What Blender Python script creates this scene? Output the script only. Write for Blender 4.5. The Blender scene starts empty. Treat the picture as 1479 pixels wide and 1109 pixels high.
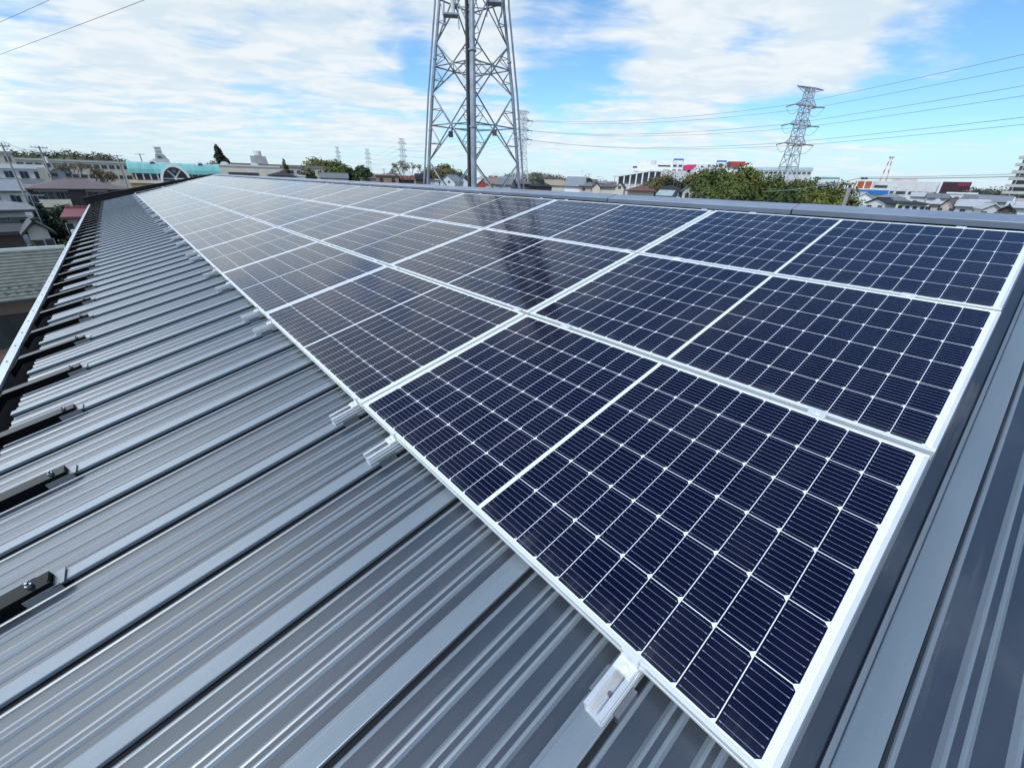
import bpy, math, random
from math import sin, cos, tan, radians, degrees, pi, atan2, sqrt
from mathutils import Matrix, Vector
random.seed(7)
S = bpy.context.scene
COL = S.collection

# ------------------------------------------------------------------ camera
CAMPOS = Vector((-0.59213, 0.05066, 0.94096))
cam = bpy.data.cameras.new("camera")
cam.sensor_width = 36.0
cam.lens = 14.645
cam.clip_start = 0.02
cam.clip_end = 6000
co = bpy.data.objects.new("camera", cam)
COL.objects.link(co)
R3 = Matrix(((0.7574812, 0.2678619, -0.5953757),
             (-0.6523041, 0.3480457, -0.6733227),
             (0.0268605, 0.8983954, 0.4383655)))
co.matrix_world = Matrix.Translation(CAMPOS) @ R3.to_4x4()
S.camera = co

# ------------------------------------------------------------------ light
SUN_AZ, SUN_EL = radians(-116), radians(53)      # clockwise from +Y
sl = bpy.data.lights.new("sun", 'SUN')
sl.energy = 2.2
sl.angle = radians(6.0)
sl.color = (1.0, 0.985, 0.965)
so = bpy.data.objects.new("sun", sl)
COL.objects.link(so)
sd = Vector((sin(SUN_AZ) * cos(SUN_EL), cos(SUN_AZ) * cos(SUN_EL), sin(SUN_EL)))
so.rotation_euler = sd.to_track_quat('Z', 'Y').to_euler()
so.location = (0, 0, 60)

S.view_settings.view_transform = 'Standard'
S.view_settings.look = 'None'
S.view_settings.exposure = 0.36
S.view_settings.gamma = 1.0
S.view_settings.use_curve_mapping = False
S.cycles.max_bounces = 6
S.cycles.glossy_bounces = 3
S.cycles.diffuse_bounces = 3


class NT:
    """small helper for building node trees"""
    def __init__(s, tree):
        s.t = tree

    def n(s, typ, **kw):
        x = s.t.nodes.new(typ)
        for k, v in kw.items():
            setattr(x, k, v)
        return x

    def l(s, a, b):
        s.t.links.new(a, b)

    def put(s, sock, v):
        if hasattr(v, 'links'):
            s.l(v, sock)
        elif v is not None:
            sock.default_value = v

    def m(s, op, a, b=None, c=None, clamp=False):
        x = s.n('ShaderNodeMath', operation=op)
        x.use_clamp = clamp
        s.put(x.inputs[0], a)
        s.put(x.inputs[1], b)
        s.put(x.inputs[2], c)
        return x.outputs[0]

    def mix(s, f, a, b, blend='MIX'):
        x = s.n('ShaderNodeMix', data_type='RGBA', blend_type=blend)
        s.put(x.inputs[0], f)
        s.put(x.inputs[6], a)
        s.put(x.inputs[7], b)
        return x.outputs[2]

    def ramp(s, f, lo, hi):
        x = s.n('ShaderNodeMapRange', interpolation_type='SMOOTHSTEP')
        s.put(x.inputs[0], f)
        s.put(x.inputs[1], lo)
        s.put(x.inputs[2], hi)
        return x.outputs[0]

    def noise(s, vec, scale, detail=4, rough=.55, dist=0.0):
        x = s.n('ShaderNodeTexNoise')
        s.put(x.inputs['Vector'], vec)
        x.inputs['Scale'].default_value = scale
        x.inputs['Detail'].default_value = detail
        x.inputs['Roughness'].default_value = rough
        x.inputs['Distortion'].default_value = dist
        return x.outputs['Fac']

    def comb(s, x, y, z):
        c = s.n('ShaderNodeCombineXYZ')
        s.put(c.inputs[0], x)
        s.put(c.inputs[1], y)
        s.put(c.inputs[2], z)
        return c.outputs[0]


# ------------------------------------------------------------------ sky
W = bpy.data.worlds.new("World")
S.world = W
W.use_nodes = True
W.node_tree.nodes.clear()
k = NT(W.node_tree)
sky = k.n('ShaderNodeTexSky', sky_type='NISHITA')
sky.sun_disc = False
sky.sun_elevation = SUN_EL
sky.sun_rotation = SUN_AZ
sky.air_density = 1.0
sky.dust_density = 0.6
sky.ozone_density = 1.6
tc = k.n('ShaderNodeTexCoord')
sp = k.n('ShaderNodeSeparateXYZ')
k.l(tc.outputs['Generated'], sp.inputs[0])
dx, dy, dz = sp.outputs
den = k.m('ADD', k.m('MAXIMUM', dz, 0.0), 0.10)
px = k.m('DIVIDE', dx, den)
py = k.m('DIVIDE', dy, den)
# wind drawn streaks: squeeze one axis
sx = k.m('ADD', k.m('MULTIPLY', px, 0.80), k.m('MULTIPLY', py, -0.60))
sy = k.m('ADD', k.m('MULTIPLY', px, 0.60), k.m('MULTIPLY', py, 0.80))
pv = k.comb(k.m('MULTIPLY', sx, 0.85), sy, 0.0)
n1 = k.noise(pv, 1.0, 9, .56, .7)
n2 = k.noise(k.comb(px, py, 3.7), 0.55, 4, .5, .2)
n3 = k.noise(k.comb(k.m('MULTIPLY', sx, .7), sy, 9.1), 4.2, 8, .62, .4)
dens = k.m('ADD', k.m('MULTIPLY', n1, .66), k.m('ADD', k.m('MULTIPLY', n2, .20), k.m('MULTIPLY', n3, .24)))
# cloud banks and clear patches: compass azimuth, elevation, radius, amount
BANKS = [(10, 12, 24, .075), (-30, 22, 30, .06), (190, 35, 60, -.02), (100, 62, 38, -.12), (0, 92, 30, -.12), (66, 13.5, 8, .16), (78, 17, 9, .15), (57, 16.5, 6, .10), (60, 6, 8, .07),
         (36, 15, 5, .07), (76, 5, 8, .06), (48, 7, 7, .05), (88, 5.5, 5, .04),
         (50, 12.2, 4.0, -.10), (66, 9.2, 5.5, -.18), (83, 10, 8, -.20), (31, 10.8, 2.4, -.15), (74, 8.4, 4.5, -.13), (44, 10, 2.5, -.09), (-3, 12, 4, -.06), (42, 15, 3, -.05)]
nrm_ = k.n('ShaderNodeVectorMath', operation='NORMALIZE')
k.l(tc.outputs['Generated'], nrm_.inputs[0])
for (baz, bel, brad, bam) in BANKS:
    dt = k.n('ShaderNodeVectorMath', operation='DOT_PRODUCT')
    k.l(nrm_.outputs[0], dt.inputs[0])
    dt.inputs[1].default_value = (sin(radians(baz)) * cos(radians(bel)), cos(radians(baz)) * cos(radians(bel)), sin(radians(bel)))
    w_ = k.ramp(dt.outputs['Value'], cos(radians(brad * 1.5)), 1.0)
    dens = k.m('ADD', dens, k.m('MULTIPLY', w_, bam))
mask = k.ramp(dens, .455, .66)
low = k.ramp(dz, 0.115, 0.0)                       # thin pale veil near the horizon
mask = k.m('MULTIPLY', mask, k.m('SUBTRACT', 1.0, k.m('MULTIPLY', k.ramp(dz, .085, .01), .6)))
shade = k.ramp(n3, .38, .64)
cloud = k.mix(shade, (6.3, 7.25, 7.9, 1), (7.9, 8.25, 8.45, 1))
ds = k.n('ShaderNodeVectorMath', operation='DOT_PRODUCT')
k.l(nrm_.outputs[0], ds.inputs[0])
BB = (radians(-38), radians(23))                   # bright bank added out of view for the roof to reflect
ds.inputs[1].default_value = (sin(BB[0]) * cos(BB[1]), cos(BB[0]) * cos(BB[1]), sin(BB[1]))
aur = k.m('POWER', k.ramp(ds.outputs['Value'], cos(radians(40)), 1.0), 1.2)
cloud = k.mix(aur, cloud, (24.5, 27.5, 30.5, 1))
skyc = k.mix(1.0, sky.outputs[0], (.90, 1.30, 1.58, 1), 'MULTIPLY')
skyc = k.mix(k.m('MULTIPLY', low, .80), skyc, (5.7, 7.35, 8.5, 1))
colr = k.mix(k.m('MULTIPLY', mask, .94), skyc, cloud)
bg = k.n('ShaderNodeBackground')
bg.inputs['Strength'].default_value = 0.09
k.l(colr, bg.inputs['Color'])
wo = k.n('ShaderNodeOutputWorld')
k.l(bg.outputs[0], wo.inputs[0])

# ------------------------------------------------------------------ materials
MATS = {}


def pm(name, col, rough=.6, metal=0.0, var=.12, scale=1.5, spec=.5, bump=0.0, bscale=40, stretch=None):
    if name in MATS:
        return MATS[name]
    m = bpy.data.materials.new(name)
    m.use_nodes = True
    k = NT(m.node_tree)
    b = m.node_tree.nodes['Principled BSDF']
    t = k.n('ShaderNodeTexCoord')
    v = t.outputs['Object']
    if stretch:
        mp = k.n('ShaderNodeMapping')
        mp.inputs['Scale'].default_value = stretch
        k.l(v, mp.inputs[0])
        v = mp.outputs[0]
    f = k.noise(v, scale, 6, .6)
    lo = tuple(c * (1 - var) for c in col) + (1,)
    hi = tuple(min(1, c * (1 + var)) for c in col) + (1,)
    k.l(k.mix(k.ramp(f, .3, .7), lo, hi), b.inputs['Base Color'])
    b.inputs['Roughness'].default_value = rough
    b.inputs['Metallic'].default_value = metal
    b.inputs['Specular IOR Level'].default_value = spec
    if bump:
        bp = k.n('ShaderNodeBump')
        bp.inputs['Strength'].default_value = bump
        bp.inputs['Distance'].default_value = .01
        k.l(k.noise(t.outputs['Object'], bscale, 3), bp.inputs['Height'])
        k.l(bp.outputs[0], b.inputs['Normal'])
    MATS[name] = m
    return m


def leafmat(name, col, var=.45):
    if name in MATS:
        return MATS[name]
    m = bpy.data.materials.new(name)
    m.use_nodes = True
    k = NT(m.node_tree)
    b = m.node_tree.nodes['Principled BSDF']
    g = k.n('ShaderNodeNewGeometry')
    t = k.n('ShaderNodeTexCoord')
    f = k.noise(t.outputs['Object'], .55, 3)
    r = k.m('ADD', k.m('MULTIPLY', g.outputs['Random Per Island'], .5), k.m('MULTIPLY', k.ramp(f, .3, .7), .5))
    lo = tuple(c * (1 - var) for c in col) + (1,)
    hi = (col[0] * (1 + var) * 1.1, col[1] * (1 + var), col[2] * (1 + var * .4), 1)
    k.l(k.mix(r, lo, hi), b.inputs['Base Color'])
    b.inputs['Roughness'].default_value = .6
    b.inputs['Specular IOR Level'].default_value = .25
    MATS[name] = m
    return m


def tilemat(name, col, step=.28, axis='Z', rough=.6, var=.2):
    """roof covering with real course lines at a fixed step"""
    if name in MATS:
        return MATS[name]
    m = bpy.data.materials.new(name)
    m.use_nodes = True
    k = NT(m.node_tree)
    b = m.node_tree.nodes['Principled BSDF']
    t = k.n('ShaderNodeTexCoord')
    s = k.n('ShaderNodeSeparateXYZ')
    k.l(t.outputs['Object'], s.inputs[0])
    z = s.outputs[axis]
    fr = k.m('FRACT', k.m('DIVIDE', z, step))
    line = k.m('LESS_THAN', fr, .22)
    row = k.m('FLOOR', k.m('DIVIDE', z, step))
    xs = k.m('FLOOR', k.m('MULTIPLY', k.m('ADD', s.outputs['X'], s.outputs['Y']), 3.0))
    wn = k.n('ShaderNodeTexWhiteNoise', noise_dimensions='2D')
    k.l(k.comb(row, xs, 0), wn.inputs['Vector'])
    f = k.m('ADD', k.m('MULTIPLY', wn.outputs['Value'], .5), k.m('MULTIPLY', k.noise(t.outputs['Object'], .8, 5), .5))
    c = k.mix(f, tuple(x * (1 - var) for x in col) + (1,), tuple(x * (1 + var) for x in col) + (1,))
    c = k.mix(k.m('MULTIPLY', line, .45), c, tuple(x * .35 for x in col) + (1,))
    k.l(c, b.inputs['Base Color'])
    b.inputs['Roughness'].default_value = rough
    b.inputs['Specular IOR Level'].default_value = .25
    MATS[name] = m
    return m


# ------------------------------------------------------------------ mesh helpers
class MB:
    def __init__(s):
        s.v, s.f = [], []

    def face(s, pts):
        i = len(s.v)
        s.v += [tuple(p) for p in pts]
        s.f.append(tuple(range(i, i + len(pts))))
        return s

    def box(s, x0, x1, y0, y1, z0, z1):
        i = len(s.v)
        s.v += [(x, y, z) for z in (z0, z1) for y in (y0, y1) for x in (x0, x1)]
        for q in ((0, 2, 3, 1), (4, 5, 7, 6), (0, 1, 5, 4), (2, 6, 7, 3), (0, 4, 6, 2), (1, 3, 7, 5)):
            s.f.append(tuple(i + j for j in q))
        return s

    def prism(s, poly, axis, a, b):
        """poly: 2D outline; extruded along axis from a to b"""
        n = len(poly)
        i = len(s.v)

        def P(p, t):
            if axis == 'y':
                return (p[0], t, p[1])
            if axis == 'x':
                return (t, p[0], p[1])
            return (p[0], p[1], t)
        s.v += [P(p, a) for p in poly] + [P(p, b) for p in poly]
        s.f.append(tuple(range(i, i + n)))
        s.f.append(tuple(range(i + 2 * n - 1, i + n - 1, -1)))
        for j in range(n):
            j2 = (j + 1) % n
            s.f.append((i + j, i + j2, i + n + j2, i + n + j))
        return s

    def tube(s, a, b, r0, r1=None, n=6):
        if r1 is None:
            r1 = r0
        a, b = Vector(a), Vector(b)
        d = (b - a)
        if d.length < 1e-6:
            return s
        d.normalize()
        u = d.orthogonal().normalized()
        w = d.cross(u)
        i = len(s.v)
        for c, r in ((a, r0), (b, r1)):
            for j in range(n):
                t = 2 * pi * (j + .5) / n
                s.v.append(tuple(c + u * (r * cos(t)) + w * (r * sin(t))))
        for j in range(n):
            j2 = (j + 1) % n
            s.f.append((i + j, i + j2, i + n + j2, i + n + j))
        s.f.append(tuple(i + j for j in range(n - 1, -1, -1)))
        s.f.append(tuple(i + n + j for j in range(n)))
        return s

    def path(s, pts, r, n=6):
        for a, b in zip(pts, pts[1:]):
            s.tube(a, b, r, r, n)
        return s

    def mesh(s, name, mat, smooth=False):
        me = bpy.data.meshes.new(name)
        me.from_pydata(s.v, [], s.f)
        me.update()
        import bmesh
        bm = bmesh.new()
        bm.from_mesh(me)
        if len(s.f) < 4000:
            bmesh.ops.recalc_face_normals(bm, faces=bm.faces)
        bm.to_mesh(me)
        bm.free()
        if smooth:
            me.polygons.foreach_set('use_smooth', [True] * len(me.polygons))
        me.materials.append(mat)
        return me

    def obj(s, name, mat, parent=None, smooth=False):
        return link(name, s.mesh(name, mat, smooth), parent)


def link(name, me, parent=None):
    o = bpy.data.objects.new(name, me)
    COL.objects.link(o)
    if parent:
        o.parent = parent
    return o


def tag(o, label=None, cat=None, group=None, kind=None):
    for a, b in (('label', label), ('category', cat), ('group', group), ('kind', kind)):
        if b:
            o[a] = b
    return o


def thing(name, label, cat, loc=(0, 0, 0), rot=(0, 0, 0), group=None):
    o = bpy.data.objects.new(name, None)
    o.empty_display_size = .3
    COL.objects.link(o)
    o.location = loc
    o.rotation_euler = rot
    return tag(o, label, cat, group)


def dup(src, loc, rot=None, label=None, group=None):
    r = src.copy()
    COL.objects.link(r)
    r.location = loc
    if rot is not None:
        r.rotation_euler = rot
    tag(r, label, None, group)
    for ch in list(src.children):
        c = ch.copy()
        COL.objects.link(c)
        c.parent = r
        for g in ch.children:
            d = g.copy()
            COL.objects.link(d)
            d.parent = c
    return r


# ------------------------------------------------------------------ the ground
G0 = -9.06


def sstep(a, b, x):
    t = max(0, min(1, (x - a) / (b - a)))
    return t * t * (3 - 2 * t)


def gz(x, y):
    d = sqrt(x * x + y * y)
    east = sstep(-.1, .5, x / (d + 1e-6))
    return G0 + east * 2.0 * sstep(70, 190, d) + 3.0 * sstep(300, 900, d)


def polar(az, d):
    a = radians(az)
    x, y = CAMPOS.x + d * sin(a), CAMPOS.y + d * cos(a)
    return x, y


def zat(el, d):
    return CAMPOS.z + d * tan(radians(el))


gm = bpy.data.materials.new("town_ground")
gm.use_nodes = True
k = NT(gm.node_tree)
t = k.n('ShaderNodeTexCoord')
f1 = k.ramp(k.noise(t.outputs['Object'], .07, 6, .6), .42, .58)
f2 = k.noise(t.outputs['Object'], 1.2, 5, .6)
cg = k.mix(f2, (.035, .05, .018, 1), (.10, .10, .05, 1))
ca = k.mix(f2, (.10, .10, .10, 1), (.22, .21, .19, 1))
k.l(k.mix(f1, cg, ca), gm.node_tree.nodes['Principled BSDF'].inputs['Base Color'])
gm.node_tree.nodes['Principled BSDF'].inputs['Roughness'].default_value = .9
gb = MB()
rings = [0, 12, 25, 40, 60, 80, 100, 130, 160, 190, 230, 300, 400, 550, 750, 900, 1400, 2500, 4500]
NS = 48
gb.v.append((0, 0, G0))
for r in rings[1:]:
    for j in range(NS):
        a = 2 * pi * j / NS
        x, y = r * sin(a), r * cos(a)
        gb.v.append((x, y, gz(x, y)))
for j in range(NS):
    gb.f.append((0, 1 + (j + 1) % NS, 1 + j))
for i in range(len(rings) - 2):
    for j in range(NS):
        a, b = 1 + i * NS + j, 1 + i * NS + (j + 1) % NS
        gb.f.append((a, b, b + NS, a + NS))
tag(gb.obj("ground", gm), kind='structure')

# ------------------------------------------------------------------ our building: metal roof
A = radians(14.04)
CA, SA = cos(A), sin(A)
VR = 3.5            # ridge, measured up the slope
VE = -1.52          # sheet edge at the eave
U0, U1 = -2.85, 27.75
PIT = 0.387
SEAM0 = 0.294


def RP(u, v, h):
    return (v * CA - h * SA, u, v * SA + h * CA)


XR = VR * CA

def roofmat(name, lo, hi, r0, fine_amt, bump, spec, metal=0.0):
    m = bpy.data.materials.new(name)
    m.use_nodes = True
    k = NT(m.node_tree)
    b = m.node_tree.nodes['Principled BSDF']
    t = k.n('ShaderNodeTexCoord')
    mp = k.n('ShaderNodeMapping')
    mp.inputs['Scale'].default_value = (.5, 5, .5)
    k.l(t.outputs['Object'], mp.inputs[0])
    st = k.noise(mp.outputs[0], 1.6, 6, .65)
    dust = k.noise(t.outputs['Object'], 2.2, 6, .6)
    fine = k.noise(t.outputs['Object'], 260, 2, .6)
    c = k.mix(k.ramp(st, .3, .75), lo, hi)
    c = k.mix(k.m('MULTIPLY', k.ramp(dust, .52, .8), .22), c, (.17, .18, .185, 1))
    c = k.mix(k.m('MULTIPLY', k.ramp(fine, .35, .65), fine_amt), c, (.03, .036, .046, 1))
    # water run marks down the slope and a few droppings
    mp2 = k.n('ShaderNodeMapping')
    mp2.inputs['Scale'].default_value = (.9, 26, .9)
    k.l(t.outputs['Object'], mp2.inputs[0])
    runs = k.ramp(k.noise(mp2.outputs[0], 1.0, 5, .7), .56, .74)
    c = k.mix(k.m('MULTIPLY', k.m('MULTIPLY', runs, k.ramp(dust, .40, .62)), .40), c, (.16, .165, .165, 1))
    vo = k.n('ShaderNodeTexVoronoi')
    vo.inputs['Scale'].default_value = 5.5
    k.l(t.outputs['Object'], vo.inputs['Vector'])
    sp_ = k.n('ShaderNodeSeparateColor')
    k.l(vo.outputs['Color'], sp_.inputs[0])
    spot = k.m('MULTIPLY', k.m('LESS_THAN', vo.outputs['Distance'], .030), k.m('GREATER_THAN', sp_.outputs[0], .80))
    c = k.mix(k.m('MULTIPLY', spot, .75), c, (.34, .35, .34, 1))
    spot2 = k.m('MULTIPLY', k.m('LESS_THAN', vo.outputs['Distance'], .024), k.m('LESS_THAN', sp_.outputs[0], .15))
    c = k.mix(k.m('MULTIPLY', spot2, .7), c, (.012, .013, .015, 1))
    k.l(c, b.inputs['Base Color'])
    k.l(k.m('ADD', k.m('ADD', k.m('MULTIPLY', dust, .14), k.m('MULTIPLY', runs, .10)), r0), b.inputs['Roughness'])
    b.inputs['Specular IOR Level'].default_value = spec
    b.inputs['Metallic'].default_value = metal
    bp = k.n('ShaderNodeBump')
    bp.inputs['Strength'].default_value = bump
    bp.inputs['Distance'].default_value = .002
    k.l(k.noise(t.outputs['Object'], 300, 2), bp.inputs['Height'])
    b2 = k.n('ShaderNodeBump')                        # slight oil-canning of the thin sheet
    b2.inputs['Strength'].default_value = .30
    b2.inputs['Distance'].default_value = .012
    mp3 = k.n('ShaderNodeMapping')
    mp3.inputs['Scale'].default_value = (1.0, 2.6, 1.0)
    k.l(t.outputs['Object'], mp3.inputs[0])
    k.l(k.noise(mp3.outputs[0], 2.4, 2, .4), b2.inputs['Height'])
    k.l(bp.outputs[0], b2.inputs['Normal'])
    k.l(b2.outputs[0], b.inputs['Normal'])
    return m


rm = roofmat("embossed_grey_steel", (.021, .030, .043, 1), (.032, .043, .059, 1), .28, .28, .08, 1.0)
ribm = roofmat("rib_steel_painted_sheen", (.125, .160, .192, 1), (.155, .192, .222, 1), .34, .10, .03, 1.0)  # lighter base colour paints the sky highlights along the rib edges
seamm = pm('painted_seam_shade', (.010, .011, .013), .6, 0, .3, 5, .3)  # near-black paints the shade and shadow on each seam's near side
capsm = roofmat("cap_steel_painted_sheen", (.125, .163, .196, 1), (.160, .200, .232, 1), .28, .10, .03, 1.0)  # lighter base colour paints sky reflection into the cap strips

bld = thing("metal_roofed_building", "our own building with a long grey ribbed metal roof carrying the solar panels", "building",
            (0, 0, G0))
OFF = Vector((0, 0, -G0))


def bobj(mb, name, mat, smooth=False):
    o = mb.obj(name, mat, bld, smooth)
    o.location = OFF
    return o


# profile of one pitch, u from the seam centre, h from the roof pan, r picks pan
PH = -.1015
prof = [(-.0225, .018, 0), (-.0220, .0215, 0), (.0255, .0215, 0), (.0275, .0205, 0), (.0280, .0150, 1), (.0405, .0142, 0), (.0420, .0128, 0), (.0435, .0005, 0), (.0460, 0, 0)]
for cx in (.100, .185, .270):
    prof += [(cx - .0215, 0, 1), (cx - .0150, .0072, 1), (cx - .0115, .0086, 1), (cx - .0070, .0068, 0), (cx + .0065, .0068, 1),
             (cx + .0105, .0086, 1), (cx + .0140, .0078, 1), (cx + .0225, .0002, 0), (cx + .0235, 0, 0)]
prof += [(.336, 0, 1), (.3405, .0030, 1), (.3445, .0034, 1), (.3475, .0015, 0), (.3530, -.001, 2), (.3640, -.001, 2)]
line = []
kk = -8
NPIT = 0
while SEAM0 + kk * PIT < U1 - .2:
    for (pu, ph, r_) in prof:
        line.append((SEAM0 + kk * PIT + pu, PH + ph, r_))
    kk += 1
    NPIT += 1
line = [q for q in line if U0 < q[0] < U1]
vs = [VE, -.6, .4, 1.4, 2.4, VR - .03]
rb = MB()
for v in vs:
    for (u, h, r_) in line:
        rb.v.append(RP(u, v, h))
n = len(line)
mi = []
for i in range(len(vs) - 1):
    for j in range(n - 1):
        rb.f.append((i * n + j, i * n + j + 1, (i + 1) * n + j + 1, (i + 1) * n + j))
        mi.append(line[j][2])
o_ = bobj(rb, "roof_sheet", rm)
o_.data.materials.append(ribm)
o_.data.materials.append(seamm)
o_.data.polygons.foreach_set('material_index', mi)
rb2 = MB()
rb2.v = [(2 * XR - x, y, z) for (x, y, z) in rb.v]
rb2.f = [tuple(reversed(f)) for f in rb.f]
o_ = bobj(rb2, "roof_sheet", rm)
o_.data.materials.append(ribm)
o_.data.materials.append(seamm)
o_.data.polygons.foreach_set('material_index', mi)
# cover strips over the seams
sc_ = MB()
cp = [(-.0270, .0080), (-.0288, .0200), (-.0280, .0226), (-.0255, .0234), (.0250, .0230), (.0278, .0222), (.0288, .0200), (.0288, .0155)]
ci = []
for v in (VE - .006, 0, 1.6, VR - .05):
    for (u, h) in cp:
        sc_.v.append(RP(u, v, PH + h))
nc = len(cp)
for i in range(3):
    for j in range(nc - 1):
        sc_.f.append((i * nc + j, i * nc + j + 1, (i + 1) * nc + j + 1, (i + 1) * nc + j))
sc_.f.append(tuple(range(nc)))
for i in range(3):
    sc_.f.append((i * nc, (i + 1) * nc, (i + 2) * nc - 1, (i + 1) * nc - 1))
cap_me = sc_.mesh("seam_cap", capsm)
for q in range(NPIT):
    u = SEAM0 + (q - 8) * PIT
    if U0 + .05 < u < U1 - .1:
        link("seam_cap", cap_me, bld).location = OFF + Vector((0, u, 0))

blackm = pm("black_coated_steel", (.003, .0035, .0042), .24, .0, .2, 6, .06)
capm = pm("ridge_cap_steel", (.19, .225, .28), .34, 0, .12, 3, .9, .1, 200)
flashm = pm("pale_flashing_steel", (.42, .47, .50), .4, .2, .12, 2.5, .6, stretch=(1, .3, 1))
darkm = pm("dark_gutter_steel", (.030, .034, .036), .5, 0, .4, 2.0, .4)

# ridge caps, lapped piece over piece
j0 = 1.254 - 1.735 * 2
i = 0
while j0 < U1 - .1:
    a, b_ = max(U0, j0), min(U1 - .02, j0 + 1.735)
    lift = 0.0025 if i % 2 else 0.0
    a += .004
    b_ -= .004
    b_ = min(b_, U1 - .02)
    P = [(3.352, -.050), (3.350, -.048), (3.350, -.014), (3.353, -.010), (VR, -.010)]
    prf = []
    for (v, h) in P:
        x, _, z = RP(0, v, h + lift)
        prf.append((x, z))
    right = [(2 * XR - x, z) for (x, z) in prf[:-1]][::-1]
    ap = prf[-1]
    top = prf[:-1] + [(XR, ap[1] + .0)] + right
    low = [(x, z - .004) for (x, z) in top][::-1]
    cb = MB()
    m_ = len(top)
    for yy in (a, b_):
        for (x, z) in top:
            cb.v.append((x, yy, z))
    for q in range(m_ - 1):
        cb.f.append((q, q + 1, m_ + q + 1, m_ + q))
    # folded ends give the joint a visible line
    for yy, s_ in ((a, 1), (b_, -1)):
        for q in range(m_ - 1):
            (x0, z0), (x1, z1) = top[q], top[q + 1]
            cb.face([(x0, yy, z0), (x1, yy, z1), (x1, yy, z1 - .012), (x0, yy, z0 - .012)])
    bobj(cb, "ridge_cap", capm)
    j0 += 1.735
    i += 1
# dark closure under the ridge caps
cl = MB()
x0, _, z0 = RP(0, 3.372, PH + .003)
x1, _, z1 = RP(0, 3.372, -.03)
cl.prism([(x0, z0), (x1, z1), (2 * XR - x1, z1), (2 * XR - x0, z0)], 'y', U0, U1 - .05)
bobj(cl, "ridge_closure", blackm)

# walls below
wl = MB()
xe = RP(0, VE + .1, -.2)
zr = RP(0, VR, -.25)[2]
xl, zl = xe[0], xe[2]
wl.prism([(xl, G0), (xl, zl), (XR, zr), (2 * XR - xl, zl), (2 * XR - xl, G0)], 'y', U0 + .1, U1 - .02)
bobj(wl, "wall", pm("grey_siding", (.22, .23, .24), .6, 0, .1))

# box gutter along the eave
gx0, gz0 = RP(0, -1.768, -.1)[0], RP(0, -1.768, -.1)[2]
gx1 = gx0 + .058
gt = MB()
gt.prism([(gx1 - .012, gz0 - .004), (gx1, gz0 - .004), (gx1, gz0 - .36), (xl + .12, gz0 - .36), (xl + .12, gz0 - .38), (gx1 - .012, gz0 - .38)], 'y', U0, U1)
bobj(gt, "gutter", darkm)
fl = MB()
fl.prism([(gx0, gz0 - .30), (gx0, gz0), (gx1 + .004, gz0 + .006), (gx1 + .004, gz0 - .018), (gx1 - .001, gz0 - .018), (gx1 - .001, gz0 - .001), (gx0 + .01, gz0 - .006), (gx0 + .01, gz0 - .30)], 'y', U0, U1)
flo = bobj(fl, "gutter_flashing", flashm)
sc = MB()
sc.tube((gx0 + .03, 0, gz0 + .001), (gx0 + .03, 0, gz0 + .008), .007, .006, 6)
screw_me = sc.mesh("screw", pm("screw_metal", (.10, .11, .12), .4, .6))
u = U0 + .3
while u < U1 - .2:
    link("screw", screw_me, flo).location = (0, u, 0)
    u += .455

# black strap brackets from the seams out to the gutter
brk = MB()
hw = .033
v0, v1 = -1.698, -1.165
ht = PH + .0245
z_b = RP(0, -1.715, -.10)


def rbox(mb, u0, u1, v0, v1, h0, h1):
    i = len(mb.v)
    for h in (h0, h1):
        for v in (v0, v1):
            for u in (u0, u1):
                mb.v.append(RP(u, v, h))
    for q in ((0, 2, 3, 1), (4, 5, 7, 6), (0, 1, 5, 4), (2, 6, 7, 3), (0, 4, 6, 2), (1, 3, 7, 5)):
        mb.f.append(tuple(i + j for j in q))


for va, vb in ((v0, -1.60), (-1.60, v1 - .012)):
    rbox(brk, -hw, hw - .004, va, vb, ht + .022, ht + .027)
for va, vb in ((v0, -1.60), (-1.60, v1 - .006)):
    rbox(brk, -hw - .006, -hw, va, vb, ht - .022, ht + .027)
for va, vb in ((v0, -1.60), (-1.60, v1 - .05)):
    rbox(brk, hw - .004, hw + .002, va, vb, ht + .003, ht + .027)
rbox(brk, -hw, hw - .004, v1 - .018, v1 - .012, ht + .002, ht + .022)
# the strap dips towards the gutter wall
nrmv = Vector((-SA, 0, CA))
upv = Vector((CA, 0, SA))
for i_, p_ in enumerate(brk.v):
    vv = Vector(p_).dot(upv)
    f_ = max(0, min(1, (-1.60 - vv) / (-1.60 - v0)))
    brk.v[i_] = tuple(Vector(p_) - nrmv * (.075 * f_))
brk_me = brk.mesh("gutter_bracket", blackm)
clip = MB()
rbox(clip, -hw - .012, -hw - .007, v1 - .09, v1 + .010, ht - .022, ht + .008)
rbox(clip, -hw - .012, hw, v1 - .010, v1 + .022, ht + .001, ht + .006)
clip_me = clip.mesh("clip", pm("clear_grey_clip", (.16, .18, .20), .3, .3))
bolt = MB()
p0 = Vector(RP(-.004, v1 - .06, ht + .027))
nrm = Vector((-SA, 0, CA))
bolt.tube(p0, p0 + nrm * .010, .011, .010, 6).tube(p0 + nrm * .010, p0 + nrm * .020, .005, .005, 6)
bolt_me = bolt.mesh("bolt", pm("bolt_steel", (.35, .37, .40), .3, .9))
for kk in range(-6, 70, 2):
    u = SEAM0 + kk * PIT
    if u > U1 - .3:
        break
    o = link("gutter_bracket", brk_me, bld)
    o.location = OFF + Vector((0, u, 0))
    link("clip", clip_me, o)
    link("bolt", bolt_me, o)

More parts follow.
